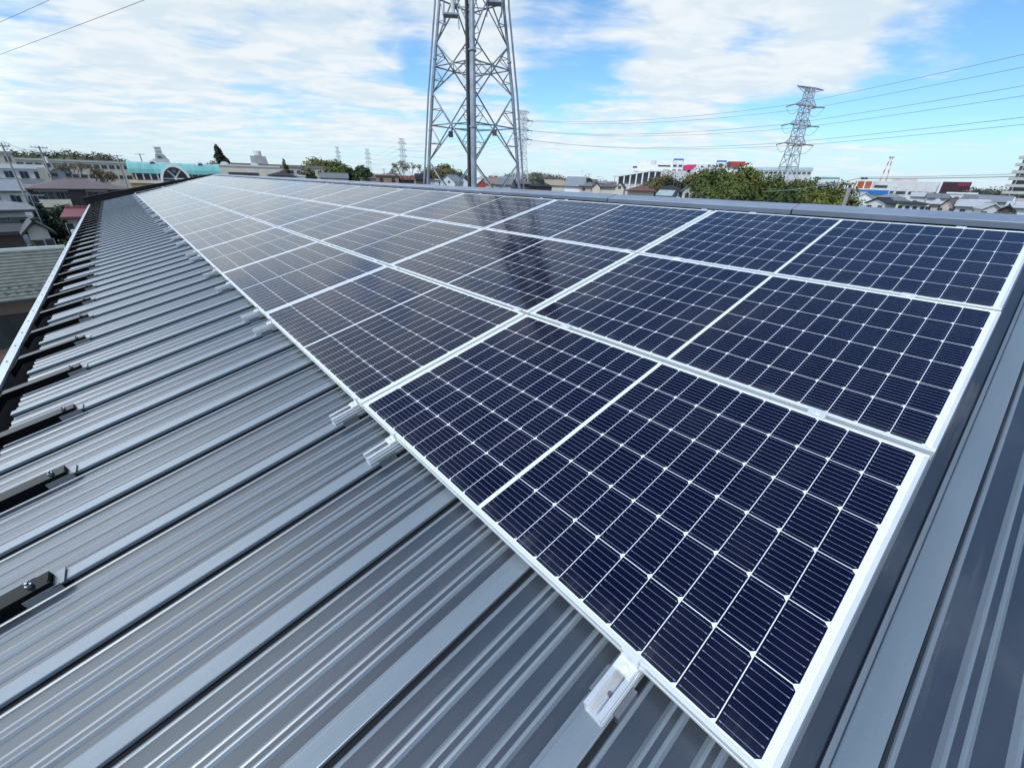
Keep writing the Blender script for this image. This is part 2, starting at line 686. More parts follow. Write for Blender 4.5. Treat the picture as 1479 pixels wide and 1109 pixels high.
# dark verge upstand at the far gable end
vg = MB()
pts = []
for (v, h) in ((-1.83, .20), (-.2, .158), (1.7, .085), (3.52, .002)):
    x, _, z = RP(0, v, h)
    pts.append((x, z))
lowp = []
for (v, h) in ((3.52, -.42), (-1.83, -.42)):
    x, _, z = RP(0, v, h)
    lowp.append((x, z))
full = pts + [(2 * XR - x, z) for (x, z) in pts[::-1][1:]] + [(2 * XR - x, z) for (x, z) in lowp[::-1]][:1] + lowp[:1] + lowp[1:]
vg.prism(full, 'y', U1, U1 + .10)
bobj(vg, "verge_upstand", pm("brown_black_verge", (.010, .008, .009), .55, 0, .3, 1.5, .25))
vc = MB()
for (p, q) in list(zip(pts, pts[1:])):
    for sgn in (1, -1):
        f_ = (lambda r: r) if sgn == 1 else (lambda r: (2 * XR - r[0], r[1]))
        a_, b_ = f_(p), f_(q)
        vc.face([(a_[0], U1 - .015, a_[1] + .004), (b_[0], U1 - .015, b_[1] + .004), (b_[0], U1 + .115, b_[1] + .004), (a_[0], U1 + .115, a_[1] + .004)])
        vc.face([(a_[0], U1 - .015, a_[1] + .004), (b_[0], U1 - .015, b_[1] + .004), (b_[0], U1 - .015, b_[1] - .035), (a_[0], U1 - .015, a_[1] - .035)])
bobj(vc, "verge_coping", pm("verge_coping_steel", (.018, .017, .019), .45, 0, .2, 1.5, .3))

# ------------------------------------------------------------------ solar panels
PL, PW, PT = 1.755, 1.038, .035
PU, GAP = 1.767, .023
cm = bpy.data.materials.new("solar_cells_under_glass")
cm.use_nodes = True
k = NT(cm.node_tree)
b = cm.node_tree.nodes['Principled BSDF']
t = k.n('ShaderNodeTexCoord')
s = k.n('ShaderNodeSeparateXYZ')
k.l(t.outputs['Object'], s.inputs[0])
X, Y = s.outputs['X'], s.outputs['Y']          # X up the slope, Y along the ridge
CU, GU, CV, GV = .0824, .0020, .1661, .0024
yc = k.m('SUBTRACT', k.m('ABSOLUTE', k.m('SUBTRACT', Y, PL / 2)), .008)
fu = k.m('MODULO', k.m('MAXIMUM', yc, 0.0), CU + GU)
inu = k.m('MULTIPLY', k.m('LESS_THAN', fu, CU), k.m('MULTIPLY', k.m('GREATER_THAN', yc, 0.0), k.m('LESS_THAN', yc, 10 * CU + 9 * GU)))
xv = k.m('SUBTRACT', X, (PW - 6 * CV - 5 * GV) / 2)
fv = k.m('MODULO', k.m('MAXIMUM', xv, 0.0), CV + GV)
inv_ = k.m('MULTIPLY', k.m('LESS_THAN', fv, CV), k.m('MULTIPLY', k.m('GREATER_THAN', xv, 0.0), k.m('LESS_THAN', xv, 6 * CV + 5 * GV)))
cham = k.m('GREATER_THAN', k.m('ADD', k.m('SUBTRACT', CU, fu), k.m('MINIMUM', fv, k.m('SUBTRACT', CV, fv))), .0085)
cell = k.m('MULTIPLY', k.m('MULTIPLY', inu, inv_), cham)
bbp = CV / 9
bb = k.m('ABSOLUTE', k.m('SUBTRACT', k.m('MODULO', fv, bbp), bbp / 2))
bus = k.m('LESS_THAN', bb, .00046)
endb = k.m('MAXIMUM', k.m('LESS_THAN', k.m('ABSOLUTE', k.m('SUBTRACT', fu, .006)), .0022),
           k.m('LESS_THAN', k.m('ABSOLUTE', k.m('SUBTRACT', fu, CU - .006)), .0022))
pad = k.m('MULTIPLY', endb, k.m('LESS_THAN', bb, .0011))
wire = k.m('MULTIPLY', k.m('MAXIMUM', bus, pad), k.m('MULTIPLY', k.m('GREATER_THAN', fu, .003), k.m('LESS_THAN', fu, CU - .003)))
# ribbons that bridge the gap between neighbouring cells show in the long gaps
wn = k.n('ShaderNodeTexWhiteNoise', noise_dimensions='3D')
oi = k.n('ShaderNodeObjectInfo')
k.l(k.comb(k.m('FLOOR', k.m('DIVIDE', Y, CU + GU)), k.m('FLOOR', k.m('DIVIDE', xv, CV + GV)), k.m('MULTIPLY', oi.outputs['Random'], 50)), wn.inputs['Vector'])
cc = k.mix(wn.outputs['Value'], (.0006, .0023, .0130, 1), (.0020, .0034, .0165, 1))
nz = k.noise(t.outputs['Object'], 3.0, 3)
cc = k.mix(k.m('MULTIPLY', nz, .4), cc, (.008, .005, .013, 1))
cc = k.mix(wire, cc, (.19, .225, .38, 1))
col = k.mix(cell, (.70, .73, .76, 1), cc)
ofs = k.n('ShaderNodeVectorMath', operation='ADD')
k.l(t.outputs['Object'], ofs.inputs[0])
k.l(k.comb(k.m('MULTIPLY', oi.outputs['Random'], 31.0), k.m('MULTIPLY', oi.outputs['Random'], 17.0), 0.0), ofs.inputs[1])
dn = k.noise(ofs.outputs[0], 3.5, 6, .65)
mpd = k.n('ShaderNodeMapping')
mpd.inputs['Scale'].default_value = (1.2, 22, 1)
k.l(ofs.outputs[0], mpd.inputs[0])
drip = k.ramp(k.noise(mpd.outputs[0], 1.0, 4, .6), .5, .75)
edge = k.ramp(X, .085, .010)
dirt = k.m('ADD', k.m('MULTIPLY', k.ramp(dn, .42, .75), .012), k.m('MULTIPLY', edge, k.m('ADD', .03, k.m('MULTIPLY', drip, .10))))
dirt = k.m('ADD', dirt, k.m('MULTIPLY', k.m('MULTIPLY', drip, k.ramp(dn, .45, .7)), .014))
col = k.mix(dirt, col, (.33, .34, .35, 1))
k.l(col, b.inputs['Base Color'])
k.l(k.m('ADD', k.m('MULTIPLY', k.ramp(dn, .35, .75), .04), .066), b.inputs['Roughness'])
b.inputs['IOR'].default_value = 1.50
b.inputs['Specular IOR Level'].default_value = .24
alu = pm("anodised_aluminium", (.74, .77, .79), .38, .35, .06, 6, .5, stretch=(1, .15, 1))
alu2 = pm("mill_aluminium_rail", (.66, .69, .71), .38, .55, .08, 8, .5)

pr = thing("solar_panel", "placeholder", "solar panel", (0, 0, 0), (0, -A, 0), "solar panels in three rows on the metal roof")
fr = MB()
bv = .0012


def bar(mb, x0, x1, y0, y1):
    # box with its top edges eased
    z0, z1 = 0, PT
    i = len(mb.v)
    mb.v += [(x0, y0, z0), (x1, y0, z0), (x1, y1, z0), (x0, y1, z0),
             (x0, y0, z1 - bv), (x1, y0, z1 - bv), (x1, y1, z1 - bv), (x0, y1, z1 - bv),
             (x0 + bv, y0 + bv, z1), (x1 - bv, y0 + bv, z1), (x1 - bv, y1 - bv, z1), (x0 + bv, y1 - bv, z1)]
    mb.f.append((i + 3, i + 2, i + 1, i))
    for a_ in (0, 4):
        for q in range(4):
            q2 = (q + 1) % 4
            mb.f.append((i + a_ + q, i + a_ + q2, i + a_ + 4 + q2, i + a_ + 4 + q))
    mb.f.append((i + 8, i + 9, i + 10, i + 11))


LIP, LIPS = .0095, .0105
bar(fr, 0, LIP, 0, PL)
bar(fr, PW - LIP, PW, 0, PL)
bar(fr, LIP, PW - LIP, 0, LIPS)
bar(fr, LIP, PW - LIP, PL - LIPS, PL)
# groove line of the frame's outer wall
fr.box(-.0010, 0, .004, PL - .004, .0115, .0135)
fr.obj("frame", alu, pr)
gl = MB()
gl.box(LIP - .002, PW - LIP + .002, LIPS - .002, PL - LIPS + .002, PT - .0075, PT - .0014)
gl.obj("glass_laminate", cm, pr)
ROWN = ["row along the eave", "middle row", "row below the ridge"]
ORD = ["first", "second", "third", "fourth", "fifth", "sixth", "seventh", "eighth", "ninth", "tenth", "eleventh", "twelfth", "thirteenth", "fourteenth", "fifteenth"]
first = True
rj = random.Random(4)
for r in range(3):
    for c_ in range(15):
        v = r * (PW + GAP)
        u = c_ * PU + (0, -.006, -.003)[r]
        x, y, z = RP(u, v, -PT)
        lab = "dark blue solar panel, %s from the near end of the %s" % (ORD[c_], ROWN[r])
        if first:
            pr.location = (x, y, z)
            tag(pr, lab)
            first = False
        else:
            dup(pr, (x, y, z), (rj.uniform(-.0012, .0012), -A + rj.uniform(-.0014, .0014), 0), lab)

# mounting rails with clamps
RV0, RV1 = -.135, 3.255
ra = thing("mounting_rail", "placeholder", "mounting rail", (0, 0, 0), (0, -A, 0), "aluminium mounting rails under the solar panels")
rl = MB()
HW, RH = .024, .0435
rl.box(RV0, RV1, -HW, HW, 0, .003)
rl.box(RV0, RV1, -HW, -HW + .003, .003, RH)
rl.box(RV0, RV1, HW - .003, HW, .003, RH)
rl.box(RV0, RV1, -HW + .003, -HW + .012, RH - .003, RH)
rl.box(RV0, RV1, HW - .012, HW - .003, RH - .003, RH)
rl.box(RV0, RV1, -HW - .003, -HW, .014, .018)
rl.box(RV0, RV1, -HW - .003, -HW, .028, .032)
rl.box(RV0, RV1, -.012, .012, .003, .006)
rl.obj("channel", alu2, ra)
st_ = MB()
vv = RV0 + .06
st_.tube((vv, 0, .006), (vv, 0, .012), .007, .006, 6)
st_.obj("rail_bolt", pm("rail_bolt_steel", (.30, .31, .33), .35, .8), ra)
ft = MB()
vv = -.10
ft.prism([(-.040, -.042), (-.030, -.042), (-.030, -.0015), (.030, -.0015), (.030, -.030), (.040, -.030), (.040, .012), (.0275, .012), (.0275, -.0005), (-.0275, -.0005), (-.0275, .012), (-.040, .012)], 'x', vv, vv + .07)
ft.obj("seam_clamp", pm("dull_zinc_clamp", (.20, .22, .24), .45, .7), ra)


def endclamp(mb, v, sgn):
    # block hooked over the frame edge; v is the frame edge
    a_, b_ = (v - .034 * sgn, v - .0005 * sgn)
    mb.box(min(a_, b_), max(a_, b_), -.022, .022, RH + .0005, RH + .006)
    c_, d_ = v - .006 * sgn, v - .001 * sgn
    mb.box(min(c_, d_), max(c_, d_), -.022, .022, RH + .006, RH + PT + .0005)
    e_, f_ = v - .006 * sgn, v + .008 * sgn
    mb.box(min(e_, f_), max(e_, f_), -.022, .022, RH + PT + .0008, RH + PT + .0042)
    g_, h_ = v - .034 * sgn, v - .030 * sgn
    mb.box(min(g_, h_), max(g_, h_), -.022, .022, RH - .010, RH + .0005)
    mb.tube((v - .020 * sgn, 0, RH + .006), (v - .020 * sgn, 0, RH + .013), .009, .009, 6)
    mb.tube((v - .020 * sgn, 0, RH + .013), (v - .020 * sgn, 0, RH + .020), .004, .004, 6)


for (v, sg) in ((0, 1), (3 * PW + 2 * GAP, -1)):
    e = MB()
    endclamp(e, v, sg)
    e.obj("end_clamp", alu, ra)
for r in (1, 2):
    e = MB()
    a_ = r * PW + (r - 1) * GAP
    e.box(a_ - .009, a_ + GAP + .009, -.026, .026, RH + PT + .0008, RH + PT + .0042)
    e.box(a_ + .003, a_ + GAP - .003, -.026, .026, RH + .001, RH + PT + .0008)
    e.tube((a_ + GAP / 2, 0, RH + PT + .0042), (a_ + GAP / 2, 0, RH + PT + .010), .008, .008, 6)
    e.obj("mid_clamp", alu, ra)
first = True
for c_ in range(15):
    s0, e0 = c_ * PU, c_ * PU + PL
    ks = [q for q in range(0, 72) if s0 + .065 <= SEAM0 + q * PIT <= e0 - .12]
    for q, wh in ((ks[0], "nearer"), (ks[-1], "farther")):
        x, y, z = RP(SEAM0 + q * PIT, 0, -PT - RH)
        lab = "bright aluminium rail end below the %s panel of the eave row, its %s one" % (ORD[c_], wh)
        if first:
            ra.location = (x, y, z)
            tag(ra, lab)
            first = False
        else:
            dup(ra, (x, y, z), None, lab)

# ------------------------------------------------------------------ the town
glassm = pm("window_glass", (.035, .045, .055), .08, 0, .3, .3, .6)
whitem = pm("white_paint", (.72, .73, .74), .6, 0, .06, .5)
palem = pm("pale_grey_wall", (.55, .56, .56), .8, 0, .1, .35)
creamm = pm("cream_wall", (.60, .54, .45), .8, 0, .1, .35)
beigem = pm("beige_wall", (.48, .44, .37), .8, 0, .12, .35)
greym = pm("grey_wall", (.36, .36, .36), .8, 0, .14, .35)
brownm = pm("dark_brown_wall", (.075, .060, .052), .8, 0, .15, .35)
pinkm = pm("pinkish_brown_wall", (.27, .18, .15), .8, 0, .12, .35)
pinkw = pm("pale_pink_wall", (.52, .42, .39), .8, 0, .1, .35)
trimm = pm("dark_trim", (.035, .033, .034), .6, 0, .15, 1)
steelm = pm("galvanised_steel", (.25, .28, .32), .5, .35, .22, 1.6)
pylm = pm("pylon_steel", (.36, .39, .42), .55, .2, .1, .5)
concm = pm("pole_concrete", (.27, .26, .25), .8, 0, .15, .8)
wirem = pm("wire_grey", (.21, .235, .265), .6, 0, .1, 1)

WINC = {}


alwm = pm('window_frame_alu', (.34, .35, .36), .5, .2, .08, 1)


def window_mesh(w, h, fm, mull=1):
    key = (round(w, 2), round(h, 2), fm.name, mull)
    if key not in WINC:
        t_ = .045 if h < 2 else .06
        f = MB()
        f.box(-w / 2, w / 2, -.05, .02, 0, t_)
        f.box(-w / 2, w / 2, -.05, .02, h - t_, h)
        f.box(-w / 2, -w / 2 + t_, -.05, .02, t_, h - t_)
        f.box(w / 2 - t_, w / 2, -.05, .02, t_, h - t_)
        for q in range(mull):
            xx = -w / 2 + w * (q + 1) / (mull + 1)
            f.box(xx - .02, xx + .02, -.045, .02, t_, h - t_)
        p = MB()
        p.box(-w / 2 + t_, w / 2 - t_, -.018, .015, t_, h - t_)
        WINC[key] = (f.mesh("window", fm), p.mesh("pane", glassm))
    return WINC[key]


def add_window(root, x, y, z, w, h, fm=None, mull=1, rz=0):
    a_, p_ = window_mesh(w, h, fm or alwm, mull)
    o = link("window", a_, root)
    o.location = (x, y, z)
    o.rotation_euler = (0, 0, rz)
    link("pane", p_, o)
    return o


def frame_of(azl, azr, d, yaw=0):
    azc = (azl + azr) / 2
    w = 2 * d * tan(radians(abs(azr - azl) / 2)) / cos(radians(yaw))
    x, y = polar(azc, d)
    return x, y, w, -radians(azc) + radians(yaw)


def house(name, label, azl, azr, d, ele, elr, dep, roof, wallm, roofm, yaw=0, over=.45, wins=(), group=None, cat="house", gable=None, gdown=0, trim=None):
    x, y, w, rz = frame_of(azl, azr, d, yaw)
    g = gz(x, y) - gdown
    he = zat(ele, d) - g
    hr = max(he + .25, zat(elr, d + (0 if roof == 'gy' else dep / 2)) - g)
    t_ = thing(name, label, cat, (x, y, g), (0, 0, rz), group)
    o = over
    hw_ = w / 2
    wm = MB()
    th = .16
    if roof == 'flat':
        wm.box(-hw_, hw_, 0, dep, 0, he)
        wm.obj("wall", wallm, t_)
        rf = MB()
        rf.box(-hw_ - o, hw_ + o, -o, dep + o, he, he + .35)
        rf.obj("roof", roofm, t_)
    else:
        if roof == 'gx':
            wm.prism([(0, 0), (0, he), (dep / 2, hr - .1), (dep, he), (dep, 0)], 'x', -hw_ + o, hw_ - o)
        elif roof == 'gy':
            wm.prism([(-hw_ + o, 0), (-hw_ + o, he), (0, hr - .1), (hw_ - o, he), (hw_ - o, 0)], 'y', 0, dep)
        else:
            wm.box(-hw_ + o, hw_ - o, 0, dep, 0, he)
        wm.obj("wall", wallm, t_)
        rf = MB()
        if roof == 'gx':
            s_ = (hr - he) / (dep / 2)
            e0 = he - s_ * o
            rf.prism([(-o, e0), (dep / 2, hr), (dep + o, e0), (dep + o, e0 + th), (dep / 2, hr + th), (-o, e0 + th)], 'x', -hw_, hw_)
        elif roof == 'gy':
            s_ = (hr - he) / (hw_ - o)
            e0 = he - s_ * o
            rf.prism([(-hw_, e0), (0, hr), (hw_, e0), (hw_, e0 + th), (0, hr + th), (-hw_, e0 + th)], 'y', -o, dep + o)
        else:
            rr = max(.3, hw_ - (dep / 2 + o) * 1.0)
            if hw_ < dep / 2:
                rr = .3
            Z0, Z1 = he, he + th
            c4 = [(-hw_, -o), (hw_, -o), (hw_, dep + o), (-hw_, dep + o)]
            A_, B_ = (-rr, dep / 2, hr), (rr, dep / 2, hr)
            rf.face([(p[0], p[1], Z0) for p in c4][::-1])
            for q in range(4):
                p, p2 = c4[q], c4[(q + 1) % 4]
                rf.face([(p[0], p[1], Z0), (p2[0], p2[1], Z0), (p2[0], p2[1], Z1), (p[0], p[1], Z1)])
            P4 = [(p[0], p[1], Z1) for p in c4]
            rf.face([P4[0], P4[1], B_, A_])
            rf.face([P4[1], P4[2], B_])
            rf.face([P4[2], P4[3], A_, B_])
            rf.face([P4[3], P4[0], A_])
        ro = rf.obj("roof", roofm, t_)
        # ridge tiles
        rd = MB()
        if roof == 'gx':
            rd.tube((-hw_, dep / 2, hr + th), (hw_, dep / 2, hr + th), .12)
        elif roof == 'gy':
            rd.tube((0, -o, hr + th), (0, dep + o, hr + th), .12)
        else:
            rd.tube((-rr, dep / 2, hr), (rr, dep / 2, hr), .12)
        rd.obj("ridge_tiles", trim or roofm, ro)
        if roof in ('gx', 'hip'):
            zg = he - (((hr - he) / (dep / 2)) * o if roof == 'gx' else 0)
            MB().box(-hw_, hw_, -o - .13, -o - .01, zg - .03, zg + .09).obj("eave_gutter", trimm, ro)
        if (int(abs(azl) * 7) % 3) == 0 and d < 200:
            ae_ = MB()
            ax_ = .5 if roof == 'hip' else hw_ * .5
            ae_.tube((ax_, dep / 2, hr), (ax_, dep / 2, hr + 1.7), .035, .03, 5)
            ae_.tube((ax_ - .7, dep / 2, hr + 1.55), (ax_ + .7, dep / 2, hr + 1.55), .025, .025, 4)
            for q in range(6):
                ae_.tube((ax_ - .6 + q * .24, dep / 2 - .35, hr + 1.55), (ax_ - .6 + q * .24, dep / 2 + .35, hr + 1.55), .018, .018, 4)
            ae_.obj("aerial", steelm, ro)
    for wv in wins:
        wx, wz, ww, wh = wv[:4]
        add_window(t_, wx, -.003, he + wz, ww, wh, None, wv[4] if len(wv) > 4 else 1)
    t_['_h'] = he
    del t_['_h']
    return t_, w, he, hr


def block(name, label, azl, azr, d, elt, dep, wallm, roofm, yaw=0, grid=None, cat="building", group=None, para=.4, fm=None, gdown=0):
    """flat-roofed building with rows of windows"""
    x, y, w, rz = frame_of(azl, azr, d, yaw)
    g = gz(x, y) - gdown
    h = zat(elt, d) - g
    t_ = thing(name, label, cat, (x, y, g), (0, 0, rz), group)
    MB().box(-w / 2, w / 2, 0, dep, 0, h - para).obj("wall", wallm, t_)
    rf = MB()
    rf.box(-w / 2 - .25, w / 2 + .25, -.25, dep + .25, h - para + .002, h)
    rf.obj("roof", roofm, t_)
    if grid:
        nx, nz, ww, wh, zt, dz_ = grid
        for iz in range(nz):
            for ix in range(nx):
                add_window(t_, -w / 2 + w * (ix + .5) / nx, -.003, h - zt - iz * dz_, ww, wh, fm)
    return t_, w, h


tbrown = tilemat("brown_roof_tiles", (.135, .105, .105), .11, 'Z', .6, .25)
tgrey = tilemat("grey_roof_tiles", (.16, .17, .18), .12, 'Z', .6, .2)
tdark = tilemat("dark_roof_tiles", (.030, .031, .037), .12, 'Z', .6, .25)
tred = tilemat("reddish_brown_roof_tiles", (.15, .075, .06), .12, 'Z', .65, .25)
tdred = tilemat("dark_red_metal_roof", (.14, .02, .03), .15, 'Z', .45, .2)
ttan = tilemat("tan_roof_tiles", (.34, .28, .20), .12, 'Z', .7, .2)
tslate = tilemat("blue_grey_slate_roof", (.22, .24, .27), .12, 'Z', .5, .2)
tpink = tilemat("pink_brown_roof_tiles", (.26, .17, .15), .12, 'Z', .7, .2)
tlight = tilemat("light_grey_sheet_roof", (.42, .44, .46), .3, 'Z', .5, .12)
tgreen = pm("green_grey_roof_tile", (.135, .150, .128), .55, 0, .22, 4, .5, .3, 60)

# ---- left side, near to far
# green tiled house with a pinkish wall beside our eave
azl, azr, d = -13.5, -4.5, 26.6
x, y, w, rz = frame_of(azl, azr, d)
g = gz(x, y)
he = zat(-10.68, d) - g
t_ = thing("green_roofed_house", "low house under rows of green grey roof tiles, pinkish wall below", "house", (x, y, g), (0, 0, rz))
MB().prism([(.55, 0), (.55, he), (3.3, he + 1.5), (6.2, he), (6.2, 0)], 'x', -w / 2 + .4, w / 2 - .4).obj("wall", pinkm, t_)
rf = MB()
NR = 15
run, rise = 3.35, 1.55
for q in range(NR):
    y0, y1 = q * run / NR, (q + 1) * run / NR + .03
    z0, z1 = he + q * rise / NR, he + (q + 1) * rise / NR
    rf.prism([(y0, z0 - .03), (y0, z0 + .045), (y1, z1 + .002), (y1, z1 - .06)], 'x', -w / 2, w / 2)
rf.prism([(run, he + rise - .05), (run, he + rise), (2 * run, he), (2 * run, he - .05)], 'x', -w / 2, w / 2)
ro = rf.obj("roof", tgreen, t_)
MB().prism([(run - .13, he + rise - .02), (run - .1, he + rise + .10), (run + .1, he + rise + .10), (run + .13, he + rise - .02)], 'x', -w / 2 - .02, w / 2 + .02).obj("ridge_tiles", pm("pale_ridge_tile", (.42, .46, .44), .5), ro)
MB().prism([(-.12, he - .10), (-.12, he + .02), (-.01, he + .02), (-.01, he - .10)], 'x', -w / 2, w / 2).obj("eave_gutter", trimm, t_)
sg = MB()
xx = -w / 2 + .2
while xx < w / 2 - .2:
    for (yy, off) in ((.42, 0), (.80, .15)):
        zz = he + yy * rise / run + .03
        sg.prism([(yy - .05, zz), (yy, zz + .075), (yy + .02, zz)], 'x', xx + off - .045, xx + off + .045)
    xx += .3
so_ = sg.obj("snow_guards", pm("dark_snow_guard", (.06, .07, .06), .6), ro)
so_['kind'] = 'stuff'
add_window(t_, -w / 2 + 1.35, .547, he - 2.0, 1.9, 1.35, trimm)
MB().box(-w / 2 + .2, w / 2 - .8, .50, .548, he - 2.75, he - 2.6).obj("belt_trim", trimm, t_)

# grey-roofed white house
t_, w, he, hr = house("grey_roofed_house", "white walled house with plain grey hip roof above the small gabled porch house", -12.2, -5.72, 50, -3.50, -2.45, 7, 'hip', whitem, tgrey, 0, .7,
                      wins=[(2.0, -1.55, 1.6, 1.05), (.55, -1.55, 1.1, 1.05)])
MB().box(-w / 2 + .7, w / 2 - .75, -.06, -.002, he - 2.15, he - 1.75).obj("sill_band", whitem, t_)
MB().box(.25, 2.9, -.03, -.004, he - 1.62, he - .42).obj("shutter", trimm, t_)
MB().box(-.6, .2, -1.2, -.002, he - 3.6, he - .1).obj("pale_pillar", whitem, t_)
# porch house
t_, w, he, hr = house("gabled_porch_house", "small dark-roofed house with front gable and dark doorway below the grey roof", -7.35, -5.15, 43, -5.05, -4.40, 2.6, 'gy', creamm, tdark, 2, .35,
                      wins=[(.35, -1.45, .5, .9, 0)])
MB().box(-.55, .05, -.05, -.002, he - 3.0, he - .62).obj("door", trimm, t_)
MB().box(-.72, .95, -.9, -.8, he - 3.2, he - 1.85).obj("garden_wall", greym, t_)
MB().box(-.74, .97, -.93, -.77, he - 1.848, he - 1.70).obj("wall_cap", whitem, t_)
t2, w2, he2, hr2 = house("dark_roofed_annexe", "low dark tiled annexe left of the gabled porch", -12.5, -6.9, 44.5, -5.2, -4.55, 4, 'gx', brownm, tdark, 0, .3, wins=[(-.2, -1.5, 1.5, 1.1)])
# red-roofed house
t_, w, he, hr = house("red_roofed_house", "narrow pale house with dark red roof seen past the gutter corner", -4.45, -1.2, 52, -4.15, -3.45, 5, 'gx', pinkw, tdred, -10, .3,
                      wins=[(-1.15, -1.3, .5, .9, 0)])
MB().box(-w / 2 + .35, -w / 2 + 1.0, -.5, -.002, he - 1.6, he - .9).obj("bay_window", whitem, t_)
# brown house
t_, w, he, hr = house("brown_hip_roof_house", "big two storey house with wide brown hip roof and cream balconies", -6.15, 1.12, 100, -1.80, -.88, 9, 'hip', brownm, tbrown, 0, .8)
for (bx0, bx1) in ((-5.0, -1.45), (.75, 3.2)):
    bo = MB()
    bo.box(bx0, bx1, -1.25, -1.10, he - 2.45, he - 1.35)
    bo.box(bx0, bx0 + .12, -1.10, -.003, he - 2.45, he - 1.35)
    bo.box(bx1 - .12, bx1, -1.10, -.003, he - 2.45, he - 1.35)
    bo.box(bx0, bx1, -1.10, -.003, he - 2.45, he - 2.30)
    bo.obj("balcony", creamm, t_)
    add_window(t_, (bx0 + bx1) / 2 - .55, -.003, he - 2.0, 1.5, 1.75)
    add_window(t_, (bx0 + bx1) / 2 + .85, -.003, he - 2.0, 1.0, 1.75)
    MB().box(bx0 - .1, bx1 + .1, -.12, -.004, he - .25, he - .1).obj("lintel_band", creamm, t_)
MB().box(-w / 2 + .4, w / 2 - .4, -.18, -.003, he - 3.0, he - 2.75).obj("canopy_band", pinkw, t_)
# behind the brown house
house("dark_gabled_house", "dark front-gabled house beside the leafless tree, behind the brown hip roof", -4.15, -2.35, 135, -.42, .14, 9, 'gy', greym, tslate, 0, .5, wins=[(-1.1, -.9, .9, .8), (.9, -.9, .9, .8)], trim=tdark)
WB = block("white_flat_roofed_block", "pale three storey block with white flat roof edge and balconies", -9.5, -4.25, 120, .12, 9, palem, whitem, 0, (6, 3, 1.1, 1.2, 2.3, 2.6), "apartment block", None, .7)
t_, w, h = WB
for q in range(3):
    MB().box(-w / 2 + .3, w / 2 - .1, -1.0, -.06, h - 3.35 - q * 2.6, h - 3.2 - q * 2.6).obj("balcony_slab", palem, t_)
    for xx in (-w / 2 + 3.4, w / 2 - 3.6):
        MB().box(xx, xx + 3.0, -.98, -.90, h - 3.19 - q * 2.6, h - 2.25 - q * 2.6).obj("balcony_rail", pm("balcony_rail_grey", (.30, .31, .32), .6), t_)
MB().box(w / 2 - .9, w / 2 + .02, -.35, -.062, 0, h - .41).obj("corner_pier", beigem, t_)
block("stepped_apartment_block", "tall grey beige apartment block at the left picture edge", -9.5, -5.75, 190, 1.05, 14, beigem, greym, 0, (5, 4, 1.2, 1.4, 2.6, 3.0), "apartment block")
t_, w, h = block("long_school_building", "very long beige building with flat cornice below the wooded hill", -6.3, 2.1, 230, .60, 12, beigem, pm("cornice_concrete", (.45, .44, .38), .8, 0, .15, .2), 3, (16, 2, 1.6, 1.3, 2.6, 3.3), "school building", None, .55)
house("pale_cottage", "pale low cottage with brownish roof in front of the leafless tree", -9.2, -5.9, 84, -1.9, -1.1, 6, 'gx', palem, tslate, 0, .4, wins=[(1.3, -1.4, .9, .9), (2.8, -1.4, .9, .9), (-.4, -1.4, .9, .9)])

# teal vaulted building
azl, azr, d = 1.35, 8.75, 150
x, y, w, rz = frame_of(azl, azr, d)
g = gz(x, y)
he = zat(-.28, d) - g
hr = zat(.66, d + 4) - g
t_ = thing("teal_vaulted_hall", "hall with rounded turquoise roof and large white arched window", "hall", (x, y, g), (0, 0, rz))
tealm = pm("turquoise_sheet_roof", (.17, .41, .39), .4, 0, .12, .3, .5, stretch=(3, .2, .2))
MB().box(-w / 2 + .5, w / 2 - .5, .4, 8.6, 0, he).obj("wall", pm("brick_orange_wall", (.34, .24, .15), .8, 0, .15, .5), t_)
P = []
for q in range(13):
    a_ = pi * q / 12
    P.append((4.5 - 5.0 * cos(a_), he + (hr - he) * sin(a_) ** .8))
rf = MB()
rf.prism(P + [(9.5, he - .15), (-.5, he - .15)], 'x', -w / 2, w / 2)
ro = rf.obj("vaulted_roof", tealm, t_)
# glazed strip with white posts under the roof
MB().box(-w / 2 + .8, w / 2 - .8, .33, .397, he - 1.5, he - .2).obj("glazing", glassm, t_)
pos = MB()
pos.box(-.14, .14, .18, .328, he - 1.6, he - .16)
pme = pos.mesh("white_post", whitem)
for q in range(12):
    link("white_post", pme, t_).location = (-w / 2 + 1.2 + q * 1.45, 0, 0)
MB().box(-w / 2 - .3, -1.6, -1.4, .39, he - 2.35, he - 1.75).obj("terrace_edge", creamm, t_)
MB().box(-w / 2 - .3, -1.6, -1.2, .38, 0, he - 2.353).obj("terrace_wall", pm("ochre_wall", (.36, .22, .11), .8, 0, .2, .4), t_)


def archring(ro_, ri_, n=18, sq=1.0):
    P_ = []
    for q in range(n + 1):
        a__ = pi * q / n
        P_.append((-ro_ * cos(a__), sq * ro_ * sin(a__)))
    for q in range(n, -1, -1):
        a__ = pi * q / n
        P_.append((-ri_ * cos(a__), sq * ri_ * sin(a__)))
    return P_


